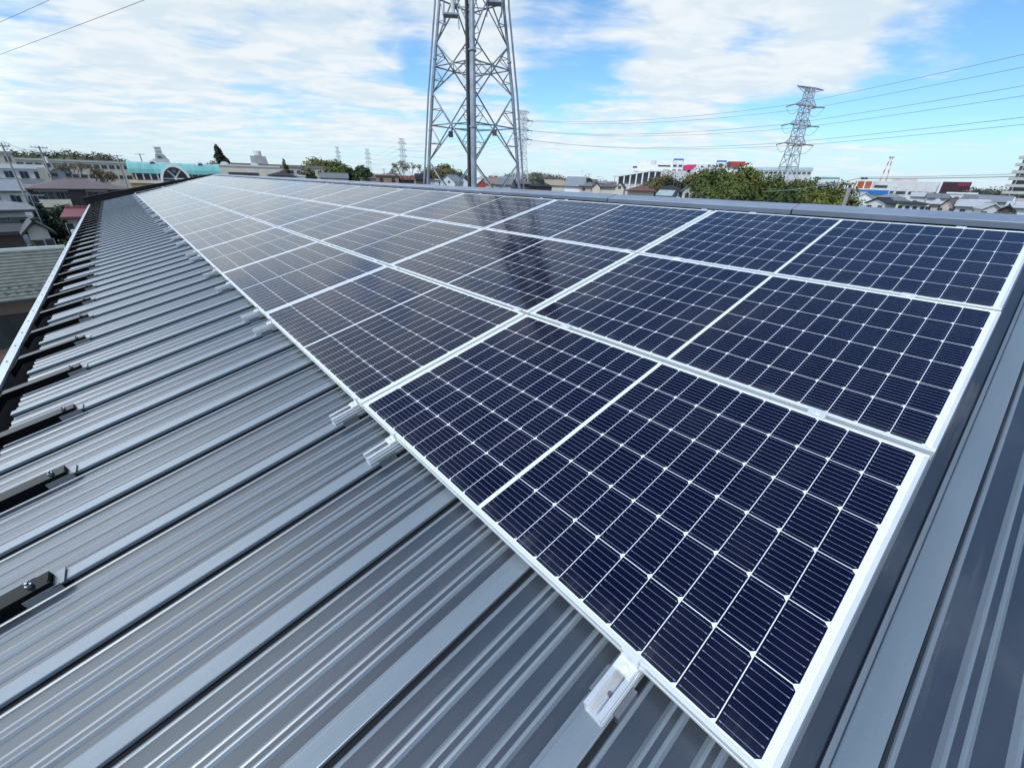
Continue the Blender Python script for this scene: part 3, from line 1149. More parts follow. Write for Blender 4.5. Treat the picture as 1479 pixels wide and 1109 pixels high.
ax = d * tan(radians(4.86 - (azl + azr) / 2))
az0 = zat(-1.25, d) - g
ar = MB()
R_o, R_i = 3.35, 2.85
ring = archring(R_o, R_i, 20, 1.42)
for q in range(20):
    a1, a2 = ring[q], ring[q + 1]
    b1, b2 = ring[-1 - q], ring[-2 - q]
    ar.prism([(ax + a1[0], az0 + a1[1]), (ax + a2[0], az0 + a2[1]), (ax + b2[0], az0 + b2[1]), (ax + b1[0], az0 + b1[1])], 'y', -2.0, .3)
aw = ar.obj("arched_window", whitem, t_)
gp = MB()
gpoly = [(ax - R_i * cos(pi * q / 18), az0 + 1.42 * R_i * sin(pi * q / 18)) for q in range(19)]
gp.prism(gpoly, 'y', -.9, -.7)
gp.obj("pane", glassm, aw)
mu = MB()
mu.tube((ax, -1.1, az0 - 3), (ax, -1.1, az0 + 1.55), .20, .20, 6)
for sgn in (-1, 1):
    pp = [(ax, -1.1, az0 + 1.5), (ax + sgn * .55, -1.1, az0 + 2.35), (ax + sgn * 1.35, -1.1, az0 + 3.25)]
    mu.path(pp, .19)
mu.path([(ax - 2.8, -1.1, az0 + 1.35), (ax + 2.8, -1.1, az0 + 1.35)], .12)
mu.obj("forked_mullion", whitem, aw)
ro2 = MB()
ro2.tube((ax, -1.25, az0 + 3.15), (ax, -1.0, az0 + 3.15), .5, .5, 14)
ro2.obj("round_pane", pm("grey_disc", (.16, .18, .2), .4), aw)
MB().box(ax - 3.6, ax + 3.6, -2.2, -.2, 0, az0 - .01).obj("entrance_base", creamm, t_)
for sgn, azd in ((1, 3.35), (2, 7.21)):
    dxx = d * tan(radians(azd - (azl + azr) / 2))
    dm_ = MB()
    rg = archring(.95, .68, 12, 1.25)
    zb = hr - .75
    for q in range(12):
        a1, a2 = rg[q], rg[q + 1]
        b1, b2 = rg[-1 - q], rg[-2 - q]
        dm_.prism([(dxx + a1[0], zb + a1[1]), (dxx + a2[0], zb + a2[1]), (dxx + b2[0], zb + b2[1]), (dxx + b1[0], zb + b1[1])], 'y', 1.4, 3.6)
    do = dm_.obj("dormer", whitem, t_)
    dp = MB()
    dp.prism([(dxx - .68 * cos(pi * q / 12), zb + 1.25 * .68 * sin(pi * q / 12)) for q in range(13)], 'y', 1.6, 3.4)
    dp.obj("pane", glassm, do)

# stepped white tower behind the hall
x, y, w, rz = frame_of(3.45, 4.75, 215)
g = gz(x, y)
h1, h2, h3 = zat(.95, 215) - g, zat(1.38, 215) - g, zat(2.0, 215) - g
t_ = thing("stepped_white_tower", "stepped whitish tower with open top rising behind the turquoise roof", "tower", (x, y, g), (0, 0, rz))
MB().box(-w / 2, w / 2, 0, 6, 0, h1).obj("base_block", palem, t_)
MB().prism([(-w * .32, h1 + .002), (w * .45, h1 + .002), (w * .25, h2), (-w * .25, h2)], 'y', .5, 5).obj("shoulder_block", greym, t_)
MB().box(-w * .22, w * .2, 1, 4.2, h2 + .002, h3).obj("top_block", palem, t_)
for zz in (h2 + .5, h2 + 1.6):
    MB().box(-w * .17, w * .15, .96, .995, zz, zz + .6).obj("louvre", greym, t_)
add_window(t_, -.2, .4, h1 + .3, 1.2, .7, greym, 0)

# cream hall with small arched pediments
t_, w, h = block("cream_long_hall", "long cream building with two small arched pediments on the parapet", 8.4, 14.3, 165, .70, 9, creamm, whitem, 0, None, "hall", None, .3)
for azd in (9.3, 12.0):
    dxx = 165 * tan(radians(azd - 11.35))
    pd = MB()
    pd.prism([(dxx - 1.1 * cos(pi * q / 10), h + .002 + .75 * sin(pi * q / 10)) for q in range(11)], 'y', -.3, .1)
    pd.obj("arched_pediment", whitem, t_)
MB().box(-w / 2 + 3, w / 2 - 6, -.15, -.003, h - 2.8, h - 2.0).obj("long_window", glassm, t_)
# school with water tank
t_, w, h = block("grey_brown_school", "long three storey grey brown building behind the cream hall", 10.0, 20.2, 205, .88, 11, beigem, pm("brown_cornice", (.22, .19, .17), .8, 0, .15, .3), 6, (14, 2, 1.5, 1.3, 3.1, 3.3), "school building", None, .9)
x, y, w, rz = frame_of(11.75, 13.35, 212)
g = gz(x, y)
h0, h1, h2 = zat(.88, 212) - g, zat(1.62, 212) - g, zat(2.12, 212) - g
t_ = thing("rooftop_water_tower", "grey tapered penthouse with a white tank on top, above the brown school roof", "water tower", (x, y, g), (0, 0, rz))
MB().prism([(-w * .5, 0), (-w * .5, h1), (w * .42, h1), (w * .5, h0), (w * .5, 0)], 'y', 1, 6).obj("penthouse", greym, t_)
tk = MB()
tk.tube((0, 3.4, h1 + .3), (0, 3.4, h2), 1.15, 1.15, 14)
tk.obj("tank", palem, t_)
MB().box(-1.3, 1.3, 2.1, 4.7, h1 + .002, h1 + .298).obj("tank_stand", greym, t_)
tub = MB()
tub.tube((-1.4, 3.4, h1), (-1.4, 3.4, h2 + .8), .07, .05)
tub.obj("aerial", steelm, t_)

# ---- houses along the far side of our ridge, left to right
house("dark_grey_hip_house", "broad dark grey hip roof just above our ridge, below the brown school", 12.95, 16.0, 150, -.24, .22, 8, 'hip', greym, tdark, 0, .5)
block("small_white_shed", "little white flat-topped shed right of the dark grey hip roof", 15.75, 16.75, 150, -.12, 4, whitem, whitem, 0, None, "shed", None, .2)
house("ribbed_grey_house", "long grey gable roof below the round dark green trees", 18.2, 21.4, 160, -.30, .16, 8, 'gx', palem, tgrey, 0, .4)
house("low_brown_shed", "low brown roof squeezed between the round trees and the grey gable", 20.9, 22.6, 168, -.30, -.05, 6, 'gx', brownm, tred, 0, .3)
house("grey_pink_house", "grey roofed house with pale gable side left of the pink arched building", 22.5, 24.5, 165, -.22, .22, 8, 'gx', pinkw, tgrey, 8, .3)
t_, w, he, hr = house("pink_arched_building", "pinkish building with two dark arched openings", 24.3, 27.1, 160, .10, .16, 8, 'gx', pinkm, tpink, 0, .25, cat="building")
for xx in (-1.9, 1.9):
    op = MB()
    op.prism([(xx + .62 * cos(pi * q / 10), he - 1.25 + .75 * sin(pi * q / 10)) for q in range(11)] + [(xx - .62, he - 2.4), (xx + .62, he - 2.4)], 'y', -.04, .02)
    op.obj("arched_opening", trimm, t_)
house("rust_brown_house", "low reddish brown house with a white gable tip, left of the lattice tower", 26.9, 28.9, 165, -.27, .05, 7, 'gx', tred, tred, 0, .3)
house("dark_brown_house", "dark roofed house directly left of the lattice tower's left leg", 28.9, 30.3, 150, -.12, .36, 7, 'gx', brownm, tdark, 0, .3)
house("pale_blue_house", "pale bluish low roof just behind the tower's left leg", 30.2, 31.9, 155, -.25, .10, 7, 'hip', whitem, tlight, 0, .3)
house("steep_gabled_house", "white-gabled house with grey roof seen between the tower legs", 31.8, 33.8, 140, -.32, .40, 8, 'gy', palem, tslate, -20, .3, wins=[(.5, -.4, .7, .6, 0)])
house("small_dark_gable_house", "small dark gable right behind the tower's front leg, left side", 33.9, 35.6, 150, -.35, .20, 7, 'gy', whitem, tdark, 10, .3)
house("red_walled_house", "small house with red lower wall right of the tower's front leg", 36.4, 37.6, 135, -.45, -.02, 5, 'gy', pm("red_wall", (.35, .07, .05), .7, 0, .15, .5), tlight, 15, .25)
house("pink_roofed_house", "pink brown roof right of the tower's front leg", 37.3, 39.0, 150, -.42, .15, 7, 'gx', pinkw, tpink, 0, .3)
house("grey_brown_house", "grey brown roof between the tower's front and right legs", 38.6, 40.7, 140, -.5, .08, 8, 'gx', greym, tgrey, -12, .3)
house("brown_long_house", "dark brown roof with white boxes on it behind the tower's right leg", 40.6, 43.2, 150, -.38, .12, 8, 'hip', brownm, tbrown, 0, .4)
t_, w, he, hr = house("peaked_dark_house", "very dark roofed house with a little raised peak, right of the white pylon", 42.8, 45.9, 140, -.55, -.05, 9, 'hip', brownm, tdark, 0, .5)
MB().prism([(-.5, hr - .7), (-.1, hr + .55), (.9, hr + .55), (1.3, hr - .7)], 'y', 2.4, 5.8).obj("raised_peak", tdark, t_)
house("tan_roofed_house", "tan sheet-roofed long building left of the steep grey-white roof", 44.9, 47.5, 185, -.42, .16, 12, 'gx', creamm, ttan, 10, .3)
house("steep_slate_house", "tall house with a steep pale grey roof and white gable end", 47.15, 49.6, 135, -.38, .60, 6, 'gx', whitem, tslate, -14, .3, trim=whitem)
house("grey_green_hip_house", "grey green hip roof with pale pink walls right of the steep roof", 49.0, 51.6, 128, -.42, .05, 8, 'hip', pinkw, tgrey, 0, .4, wins=[(-1.5, -1.1, .8, .8), (.9, -1.1, .8, .8)])
house("small_gable_front_house", "cream little front gable between two grey hip roofs", 50.6, 51.7, 124, -.42, .0, 6, 'gy', creamm, tdark, 5, .25)
house("dull_brown_hip_house", "dull brown hip roof left of the pediment house, below the shopping centre", 51.4, 53.6, 135, -.42, .05, 7, 'hip', creamm, tbrown, 0, .4)
house("cream_pediment_house", "tiny cream house with pointed pediment and dark window", 53.3, 54.5, 118, -.42, .15, 6, 'gy', creamm, tdark, -5, .2, wins=[(0, -.3, .8, .7, 1)])
house("red_brown_hip_house", "broad reddish brown hip roof below the white columns of the shopping centre", 54.6, 58.3, 95, -.75, -.10, 8, 'hip', creamm, tred, 0, .5)
t_, w, he, hr = house("dark_slate_house", "dark slate hip roof house with a pale skylight roof in front", 58.3, 61.2, 95, -.45, -.02, 8, 'hip', palem, tdark, 0, .4, wins=[(1.2, -1.2, .7, 1.0, 0), (2.0, -1.2, .7, 1.0, 0)])
house("grey_skylight_lean_to", "small dark gable with pale greenish glass roof before the slate house", 58.2, 60.1, 82, -1.15, -.60, 4, 'gx', greym, pm("pale_glass_roof", (.32, .40, .40), .25, 0, .1, 1), -14, .2, cat="lean-to", trim=trimm)
house("cream_gable_house", "cream front-gabled house with slate roof beside the big green trees", 61.0, 63.1, 92, -.50, .28, 8, 'gy', creamm, tslate, -22, .35, wins=[(-.6, -1.3, .8, .9), (.7, -1.3, .8, .9), (0, .1, .35, .35, 0)])
house("low_dark_roof_house", "low dark roof at the foot of the big green trees", 62.9, 65.3, 80, -1.1, -.72, 6, 'hip', greym, tdark, 0, .3)

# ---- shopping centre
x, y, w, rz = frame_of(53.3, 67.8, 260)
g = gz(x, y)
AZC = (53.3 + 67.8) / 2


def lx(az):
    return 260 * tan(radians(az - AZC))


def lz(el):
    return zat(el, 260) - g


t_ = thing("white_shopping_centre", "large white stepped shopping centre with columns and a pink sign", "shopping centre", (x, y, g), (0, 0, rz))
MB().prism([(lx(53.5), 0), (lx(53.5), lz(.85)), (lx(57.3), lz(1.55)), (lx(61.2), lz(1.55)), (lx(61.2), 0)], 'y', 2.0, 30).obj("arcade_block", palem, t_)
ar = MB()
ar.prism([(lx(53.4), lz(.95) - 1.0), (lx(53.4), lz(.95)), (lx(57.3), lz(1.62)), (lx(58.6), lz(1.62)), (lx(58.6), lz(1.62) - 1.0), (lx(57.3), lz(1.62) - 1.0)], 'y', -.6, 1.99)
ar.obj("arcade_cornice", whitem, t_)
MB().prism([(lx(53.6), lz(.2)), (lx(53.6), lz(.95) - 1.1), (lx(57.3), lz(1.62) - 1.1), (lx(58.6), lz(1.62) - 1.1), (lx(58.6), lz(.2))], 'y', 1.2, 1.98).obj("dark_arcade_glazing", glassm, t_)
for q in range(8):
    az_ = 53.6 + q * .70
    zt_ = lz(min(1.62, .95 + (az_ - 53.4) * .172)) - 1.02
    MB().box(lx(az_) - .35, lx(az_) + .35, -.4, .6, 0, zt_).obj("column", whitem, t_)
MB().box(lx(54.9), lx(57.6), 6, 26, lz(1.45), lz(2.15)).obj("tower_block", whitem, t_)
MB().box(lx(55.8), lx(57.5), 6.5, 20, lz(2.15) + .003, lz(2.62)).obj("upper_block", whitem, t_)
MB().box(lx(57.0), lx(57.5), 6.40, 6.49, lz(2.2), lz(2.6)).obj("grey_panel", palem, t_)
MB().box(lx(57.6) + .01, lx(66.6), 4, 28, 0, lz(2.25)).obj("car_park_block", whitem, t_)
for (za, zb) in ((1.95, 2.1), (1.45, 1.62)):
    MB().box(lx(57.9), lx(59.3), 3.9, 3.99, lz(za), lz(zb)).obj("dark_opening", trimm, t_)
    MB().box(lx(60.6), lx(61.6), 3.7, 3.99, lz(za), lz(zb)).obj("dark_opening", trimm, t_)
MB().box(lx(55.0), lx(55.5), 5.9, 5.99, lz(1.78), lz(1.95)).obj("dark_opening", trimm, t_)
MB().box(lx(59.5), lx(60.7), 2.6, 9, 0, lz(2.45)).obj("stair_tower", whitem, t_)
for (za, zb) in ((1.95, 2.15), (1.50, 1.66), (1.1, 1.25)):
    for a0 in (59.6, 60.2):
        MB().box(lx(a0), lx(a0 + .4), 2.5, 2.59, lz(za), lz(zb)).obj("dark_opening", trimm, t_)
bluem = pm("blue_sign_panel", (.06, .12, .40), .4, 0, .1, 1)
magm = pm("magenta_sign_panel", (.62, .03, .16), .45, 0, .12, .3)
redm = pm("red_sign_panel", (.45, .04, .05), .45, 0, .12, .3)
for (a0, a1, z0_, z1_) in ((59.55, 60.65, 2.62, 2.78), (64.2, 65.2, 2.50, 2.66)):
    f = MB()
    f.box(lx(a0), lx(a1), 3, 4, lz(z0_), lz(z1_))
    f.box(lx(a0), lx(a0) + .3, 3, 3.5, lz(2.2), lz(z0_))
    f.box(lx(a1) - .3, lx(a1), 3, 3.5, lz(2.2), lz(z0_))
    f.obj("blue_roof_sign", bluem, t_)
sg = MB()
sg.prism([(lx(60.75), lz(1.75)), (lx(60.75), lz(2.05)), (lx(61.2), lz(2.2)), (lx(62.1), lz(2.2)), (lx(61.6), lz(1.75)), (lx(61.2), lz(1.55))], 'y', 3.2, 3.9)
sg.obj("magenta_sign", magm, t_)
MB().box(lx(65.4), lx(67.1), 3, 12, lz(2.1), lz(2.58)).obj("red_rooftop_sign", redm, t_)
MB().box(lx(65.3), lx(65.65), 2.8, 2.99, lz(2.28), lz(2.52)).obj("dark_green_panel", pm("dark_green", (.03, .10, .07), .5), t_)
t_, w, h = block("pale_parking_building", "long pale building with ribbed upper storey behind the big trees", 67.3, 73.4, 285, 2.02, 25, palem, pm("pale_teal_ribs", (.42, .55, .56), .6, 0, .1, .1), 0, (14, 1, 1.5, 1.1, 3.2, 3), "car park building", None, 1.6)

# ---- mall on the right
x, y, w, rz = frame_of(77.2, 85.7, 230)
g = gz(x, y)
AZC = (77.2 + 85.7) / 2


def lx2(az):
    return 230 * tan(radians(az - AZC))


def lz2(el):
    return zat(el, 230) - g


t_ = thing("orange_louvred_mall", "white shopping mall with orange louvres, blue panel and maroon sign wall", "shopping mall", (x, y, g), (0, 0, rz))
MB().box(lx2(77.3), lx2(83.7), 0, 30, 0, lz2(.92)).obj("wall", palem, t_)
MB().box(lx2(80.0), lx2(81.9), 3, 20, lz2(.922), lz2(1.2)).obj("pink_penthouse", pinkw, t_)
MB().box(lx2(83.7) + .01, lx2(85.55), -1.5, 20, 0, lz2(.95)).obj("maroon_sign_wall", pm("maroon_panel", (.045, .012, .022), .4, 0, .15, .1), t_)
MB().box(lx2(83.55), lx2(83.7), -1.3, 1, 0, lz2(.97)).obj("white_edge_fin", whitem, t_)
# faint red lettering strokes on the sign wall
le = MB()
xx = lx2(84.75)
for q in range(5):
    le.box(xx, xx + .12, -1.56, -1.502, lz2(.66), lz2(.82))
    le.box(xx + .12, xx + .42, -1.56, -1.502, lz2(.66) + (.25 if q % 2 else .0), lz2(.66) + (.37 if q % 2 else .12))
    le.box(xx + .12, xx + .42, -1.56, -1.502, lz2(.82) - .12, lz2(.82))
    xx += .60
le.obj("sign_lettering", pm("red_lettering", (.55, .05, .10), .5), t_)
orm = pm("orange_louvre_paint", (.42, .12, .035), .5, 0, .2, .4)
MB().box(lx2(77.35), lx2(78.75), -.5, -.01, lz2(.12), lz2(.86)).obj("orange_panel", orm, t_)
for q in range(5):
    MB().box(lx2(77.45 + q * .30), lx2(77.45 + q * .30) + .35, -.9, -.51, lz2(.1), lz2(.9)).obj("louvre_fin", whitem if q % 2 == 0 else orm, t_)
MB().box(lx2(78.9), lx2(79.9), -.1, -.003, lz2(.33), lz2(.55)).obj("dark_opening", trimm, t_)
MB().box(lx2(77.8), lx2(80.15), -1.2, -.95, lz2(-.22), lz2(.13)).obj("blue_panel", pm("bright_blue_panel", (.015, .15, .46), .35, 0, .15, .2), t_)
MB().box(lx2(77.7), lx2(80.2), -1.3, -.9, lz2(.13) + .003, lz2(.22)).obj("white_band", whitem, t_)
for (a0, a1) in ((80.25, 80.5), (80.7, 81.4), (81.6, 82.1), (82.2, 82.6), (82.75, 83.05), (83.15, 83.5)):
    MB().box(lx2(a0), lx2(a1), -.1, -.003, lz2(-.18), lz2(.08)).obj("dark_opening", trimm, t_)

# slim red and white mast
x, y = polar(79.4, 480)
g = gz(x, y)
zb, zt_ = zat(.9, 480), zat(2.9, 480)
t_ = thing("red_white_mast", "slim red and white lattice mast rising behind the mall", "radio mast", (x, y, g))
nseg = 6
for q in range(nseg):
    m_ = MB()
    z0_, z1_ = (zb + (zt_ - zb) * q / nseg) - g, (zb + (zt_ - zb) * (q + 1) / nseg) - g
    r0_, r1_ = 2.0 - 1.4 * q / nseg, 2.0 - 1.4 * (q + 1) / nseg
    if q == 0:
        z0_ = 0
        r0_ = 2.8
    for sx_ in (-1, 1):
        for sy_ in (-1, 1):
            m_.tube((sx_ * r0_, sy_ * r0_, z0_), (sx_ * r1_, sy_ * r1_, z1_), .16)
        m_.tube((sx_ * r0_, -r0_, z0_), (-sx_ * r1_, -r1_, z1_), .10)
        m_.tube((sx_ * r0_, r0_, z0_), (-sx_ * r1_, r1_, z1_), .10)
    m_.obj("mast_section", redm if q % 2 == 0 else whitem, t_)
MB().box(-1.6, 1.6, -1.6, 1.6, zt_ - g, zt_ - g + .5).obj("platform", redm, t_)

# apartment tower at the right edge
x, y, w, rz = frame_of(87.95, 92.5, 300, 0)
g = gz(x, y)
t_ = thing("tall_apartment_tower", "tall grey apartment tower with stacked balconies at the right picture edge", "apartment tower", (x, y, g), (0, 0, rz))
h = zat(3.15, 300) - g
MB().box(-w / 2, w / 2, 0, 16, 0, h).obj("wall", pm("tower_wall", (.25, .23, .22), .8, 0, .15, .3), t_)
fm_ = MB()
fm_.box(-w / 2 - 1.6, w / 2, -1.6, -.003, 0, 1.15)
fme = fm_.mesh("balcony", pm("balcony_grey", (.42, .41, .39), .8, 0, .12, .3))
wm_ = MB().box(-w / 2 + .6, w / 2 - .6, -.06, -.002, 0, 1.5).mesh("window", glassm)
fs = h / 9
for q in range(9):
    link("balcony", fme, t_).location = (0, 0, q * fs + fs * .15)
    link("window", wm_, t_).location = (0, 0, q * fs + fs * .15 + 1.2)
MB().box(-w / 2 - .8, w / 2, -.8, 16, h + .002, h + .6).obj("roof", greym, t_)
for q in range(4):
    MB().box(-w / 2 + 1 + q * 5, -w / 2 + 1.3 + q * 5, -1.55, -.005, 0, h).obj("partition", greym, t_)

# small teal-roofed building and white poles near the wood
block("small_teal_building", "small building with pale teal roof right of the big trees", 74.0, 75.9, 300, 1.18, 10, whitem, tealm, 0, None, "building", None, .6)

# ---- roofs of the town on the right, below the mall
RT = [  # azl, azr, d, eave, ridge, dep, roof, wall, roofmat, yaw, label
    (77.6, 79.3, 150, -.62, -.18, 7, 'gy', whitem, tlight, 20, "pale cottage with white gable at the wood's edge, under the blue panel"),
    (78.6, 80.4, 120, -1.02, -.62, 6, 'gy', palem, tdark, -18, "dark pointed roof with white barge boards left of the yellow green wall"),
    (79.3, 81.6, 170, -.52, -.15, 8, 'hip', pinkw, tslate, 0, "blue grey hip roof directly below the blue panel"),
    (80.2, 82.0, 140, -.80, -.40, 7, 'hip', pm("yellowish_wall", (.50, .50, .30), .8), tgrey, 0, "grey roofed house with yellow green wall under the mall"),
    (81.2, 83.4, 118, -1.00, -.72, 7, 'hip', palem, tdark, 0, "wide dark roof with a row of dark windows below the mall"),
    (81.8, 83.4, 185, -.35, -.05, 9, 'gx', palem, tlight, 0, "pale grey green sheet roof just under the mall's dark windows"),
    (83.0, 84.6, 175, -.42, -.08, 8, 'gx', palem, tgrey, 4, "grey sheet roof below the left end of the maroon sign wall"),
    (83.3, 84.4, 125, -.95, -.50, 6, 'hip', creamm, tlight, 0, "cream little house with pale pyramid roof"),
    (84.1, 85.2, 122, -1.00, -.45, 6, 'gy', pinkw, tbrown, -24, "brown steep gable with pale front right of the cream house"),
    (85.1, 87.3, 120, -1.02, -.52, 9, 'gx', palem, tlight, 0, "long pale green grey sheet roof with a dark eave line"),
    (85.4, 87.0, 175, -.62, -.18, 8, 'gx', palem, tgrey, 0, "white walled grey roof below the white apartment block"),
    (86.4, 88.5, 170, -.55, -.12, 10, 'gx', greym, tslate, 0, "long blue grey roof with small pale vents before the apartment tower"),
    (86.9, 88.3, 112, -1.10, -.72, 7, 'gy', palem, tlight, 10, "pale sloping roof right of the long pale green roof"),
    (87.9, 89.0, 108, -1.12, -.80, 5, 'gy', brownm, tdark, 0, "small black gable just above our ridge at far right"),
    (88.2, 90.4, 116, -.95, -.55, 6, 'gx', whitem, tlight, 0, "white roofed house with dark opening at the right picture edge"),
    (88.7, 91.5, 150, -.72, -.30, 7, 'hip', palem, tgrey, 0, "grey hip roof in front of the apartment tower's foot"),
]
for i_, (al, ar_, d_, ee, er, dp_, rt_, wm__, rm__, yw, lb) in enumerate(RT):
    wn_ = [(-.9, -1.3, .8, .9), (.9, -1.3, .8, .9)] if d_ < 130 or i_ in (3, 7) else []
    if "row of dark windows" in lb:
        wn_ = [(q, -1.1, .7, .8, 0) for q in (-1.8, -.7, .4, 1.5)]
    house("town_house", lb, al, ar_, d_, ee, er, dp_, rt_, wm__, rm__, yw, .3, wn_, "houses below the mall on the right")
block("white_apartment_block", "small white apartment block in front of the maroon sign wall", 84.3, 86.2, 200, .12, 9, palem, whitem, 0, (4, 2, 1.0, 1.0, 2.2, 2.6), "apartment block")
block("grey_apartment_wing", "grey lower wing right of the small white apartment block", 86.25, 87.1, 205, -.02, 9, greym, palem, 0, (2, 2, .9, 1.0, 2.0, 2.6), "apartment block")
# extra small roofs far behind, filling the gap towards the horizon
FR = [(29.0, 30.4, 260, "gx", "pale far roof left of the lattice tower, beyond the dark house"), (34.6, 36.0, 240, "hip", "far hip roof behind the tower's front leg"),
      (39.2, 40.9, 230, "gx", "far grey roof between front and right tower legs"), (46.9, 48.6, 260, "hip", "far roof left of the steep slate house"),
      (49.7, 51.2, 240, "gx", "far grey roof right of the steep slate house"), (51.4, 52.9, 250, "hip", "far brownish roof left of the shopping centre"),
      (25.6, 27.2, 250, "gx", "far long roof above the pink arched building"), (22.9, 24.6, 250, "hip", "far grey roof right of the dark round tree")]
for i_, (al, ar_, d_, rt_, lb) in enumerate(FR):
    house("far_house", lb, al, ar_, d_, -.05, .35, 8, rt_, [palem, creamm, greym][i_ % 3], [tgrey, tbrown, tslate][i_ % 3], 0, .3, (), "far small houses near the horizon")

# ------------------------------------------------------------------ steel lattice tower
TD = 28.0
tx, ty = polar(36.03, TD)
tg = gz(tx, ty)
T = thing("lattice_tower", "big galvanised steel lattice tower with tubular legs right behind our ridge", "lattice tower", (tx, ty, tg), (0, 0, -radians(36.03)))


def thalf(z):
    """half diagonal of the tower at height z (world)"""
    pts_ = [(-10, 4.25), (.7, 2.74), (5.2, 2.22), (9.0, 1.66), (14, 1.28), (20, 1.0), (28, .85)]
    for (a_, b_), (c_, d_) in zip(pts_, pts_[1:]):
        if z <= c_:
            return b_ + (d_ - b_) * (z - a_) / (c_ - a_)
    return .85


LEV = [-9.06, -4.0, .15, 1.83, 5.17, 7.35, 10.4, 13.2, 15.8, 18.2, 20.6, 23.0, 25.4]
NODES = [-8.9, -5.2, -1.9, 1.83, 5.17, 7.36, 10.6, 13.2, 15.8, 18.2, 20.6, 23.0]


def leg_at(i_, z):
    r_ = thalf(z)
    dirs = [(0, -1), (1, 0), (0, 1), (-1, 0)]     # front, right, rear, left as seen from our roof
    return Vector((dirs[i_][0] * r_, dirs[i_][1] * r_, z - tg))


zs = [tg, -4, .7, 5.2, 9.0, 14, 20, 25.5]
LR = [.160, .092, .092, .092]
for i_ in range(4):
    m_ = MB()
    for za, zb in zip(zs, zs[1:]):
        m_.tube(leg_at(i_, za), leg_at(i_, zb), LR[i_] * (1 if za < 9 else .8), LR[i_] * (1 if zb < 9 else .8), 10)
    zf = -6.5
    while zf < 24:
        rr_ = LR[i_] * (1 if zf < 9 else .8)
        m_.tube(leg_at(i_, zf - .035), leg_at(i_, zf + .035), rr_ * 1.28, rr_ * 1.28, 12)
        zf += 3.3
    zf = -4.0
    while zf < 12 and i_ in (1, 3):                   # climbing pegs
        p_ = leg_at(i_, zf)
        m_.tube(p_, p_ + Vector((0.05, -.30, 0)), .012, .012, 4)
        zf += .45
    lg = m_.obj("leg", steelm, T, False)
    if i_ == 0:
        rn = MB()                              # cable ladder up the front leg
        for za, zb in zip(zs, zs[1:]):
            off = Vector((-.27, .05, 0))
            rn.tube(leg_at(0, za) + off, leg_at(0, zb) + off, .07, .07, 6)
            rn.tube(leg_at(0, za) + off * .8 + Vector((0, .15, 0)), leg_at(0, zb) + off * .8 + Vector((0, .15, 0)), .07, .07, 6)
        rn.obj("cable_run", pm("black_cable", (.03, .032, .036), .5), lg)
    if i_ == 1:
        rn = MB()
        for za, zb in zip(zs, zs[1:]):
            rn.tube(leg_at(1, za) + Vector((.27, 0, 0)), leg_at(1, zb) + Vector((.27, 0, 0)), .055, .055, 6)
        rn.obj("conduit", steelm, lg)
    if i_ == 3:
        rn = MB()
        for za, zb in zip(zs, zs[1:]):
            rn.tube(leg_at(3, za) + Vector((-.22, 0, 0)), leg_at(3, zb) + Vector((-.22, 0, 0)), .05, .05, 6)
        rn.obj("conduit", steelm, lg)
FACES = [(3, 0), (0, 1), (1, 2), (2, 3)]
for (a_, b_) in FACES:
    for q in range(len(NODES) - 1):
        z0_, z1_ = NODES[q], NODES[q + 1]
        br = .038 if z0_ < 10 else .034
        m_ = MB()
        m_.tube(leg_at(a_, z0_), leg_at(b_, z1_), br, br, 6)
        m_.obj("diagonal_brace", steelm, T)
        m_ = MB()
        m_.tube(leg_at(b_, z0_), leg_at(a_, z1_), br, br, 6)
        m_.obj("diagonal_brace", steelm, T)
        if q >= 3 and z0_ < 20:
            ra_, rb_ = thalf(z0_), thalf(z1_)
            zm = z0_ + (z1_ - z0_) * ra_ / (ra_ + rb_)
            m_ = MB()
            m_.tube(leg_at(a_, zm), leg_at(b_, zm), .036, .036, 6)
            m_.obj("horizontal_brace", steelm, T)
            gp_ = MB()
            c0_ = (leg_at(a_, zm) + leg_at(b_, zm)) / 2
            ed = (leg_at(b_, zm) - leg_at(a_, zm)).normalized()
            nn_ = ed.cross(Vector((0, 0, 1)))
            for s__ in (-1, 1):
                o__ = c0_ + nn_ * (.045 * s__)
                gp_.face([o__ + ed * .10, o__ + Vector((0, 0, .12)), o__ - ed * .10, o__ - Vector((0, 0, .12))])
            gp_.obj("gusset_plate", steelm, T)
            # redundant members from the horizontals to the legs
            c_ = (leg_at(a_, zm) + leg_at(b_, zm)) / 2
            for leg_i in (a_, b_):
                for zz in ((z0_ + zm) / 2, (z1_ + zm) / 2):
                    p_ = leg_at(leg_i, z0_ if zz < zm else z1_).lerp(c_, .5)
                    m_ = MB()
                    m_.tube(p_, leg_at(leg_i, zm), .022, .022, 5)
                    m_.tube(p_, leg_at(leg_i, zz), .020, .020, 5)
                    m_.obj("secondary_brace", steelm, T)
# plan bracing at the horizontals
for q in (3, 4, 5, 6):
    z0_, z1_ = NODES[q], NODES[q + 1]
    ra_, rb_ = thalf(z0_), thalf(z1_)
    zm = z0_ + (z1_ - z0_) * ra_ / (ra_ + rb_)
    for p_, r_ in (((3, 0), (2, 3)), ((0, 1), (1, 2)), ((3, 0), (0, 1)), ((2, 3), (1, 2))):
        m_ = MB()
        m_.tube((leg_at(p_[0], zm) + leg_at(p_[1], zm)) / 2, (leg_at(r_[0], zm) + leg_at(r_[1], zm)) / 2, .024, .024, 5)
        m_.obj("plan_brace", steelm, T)
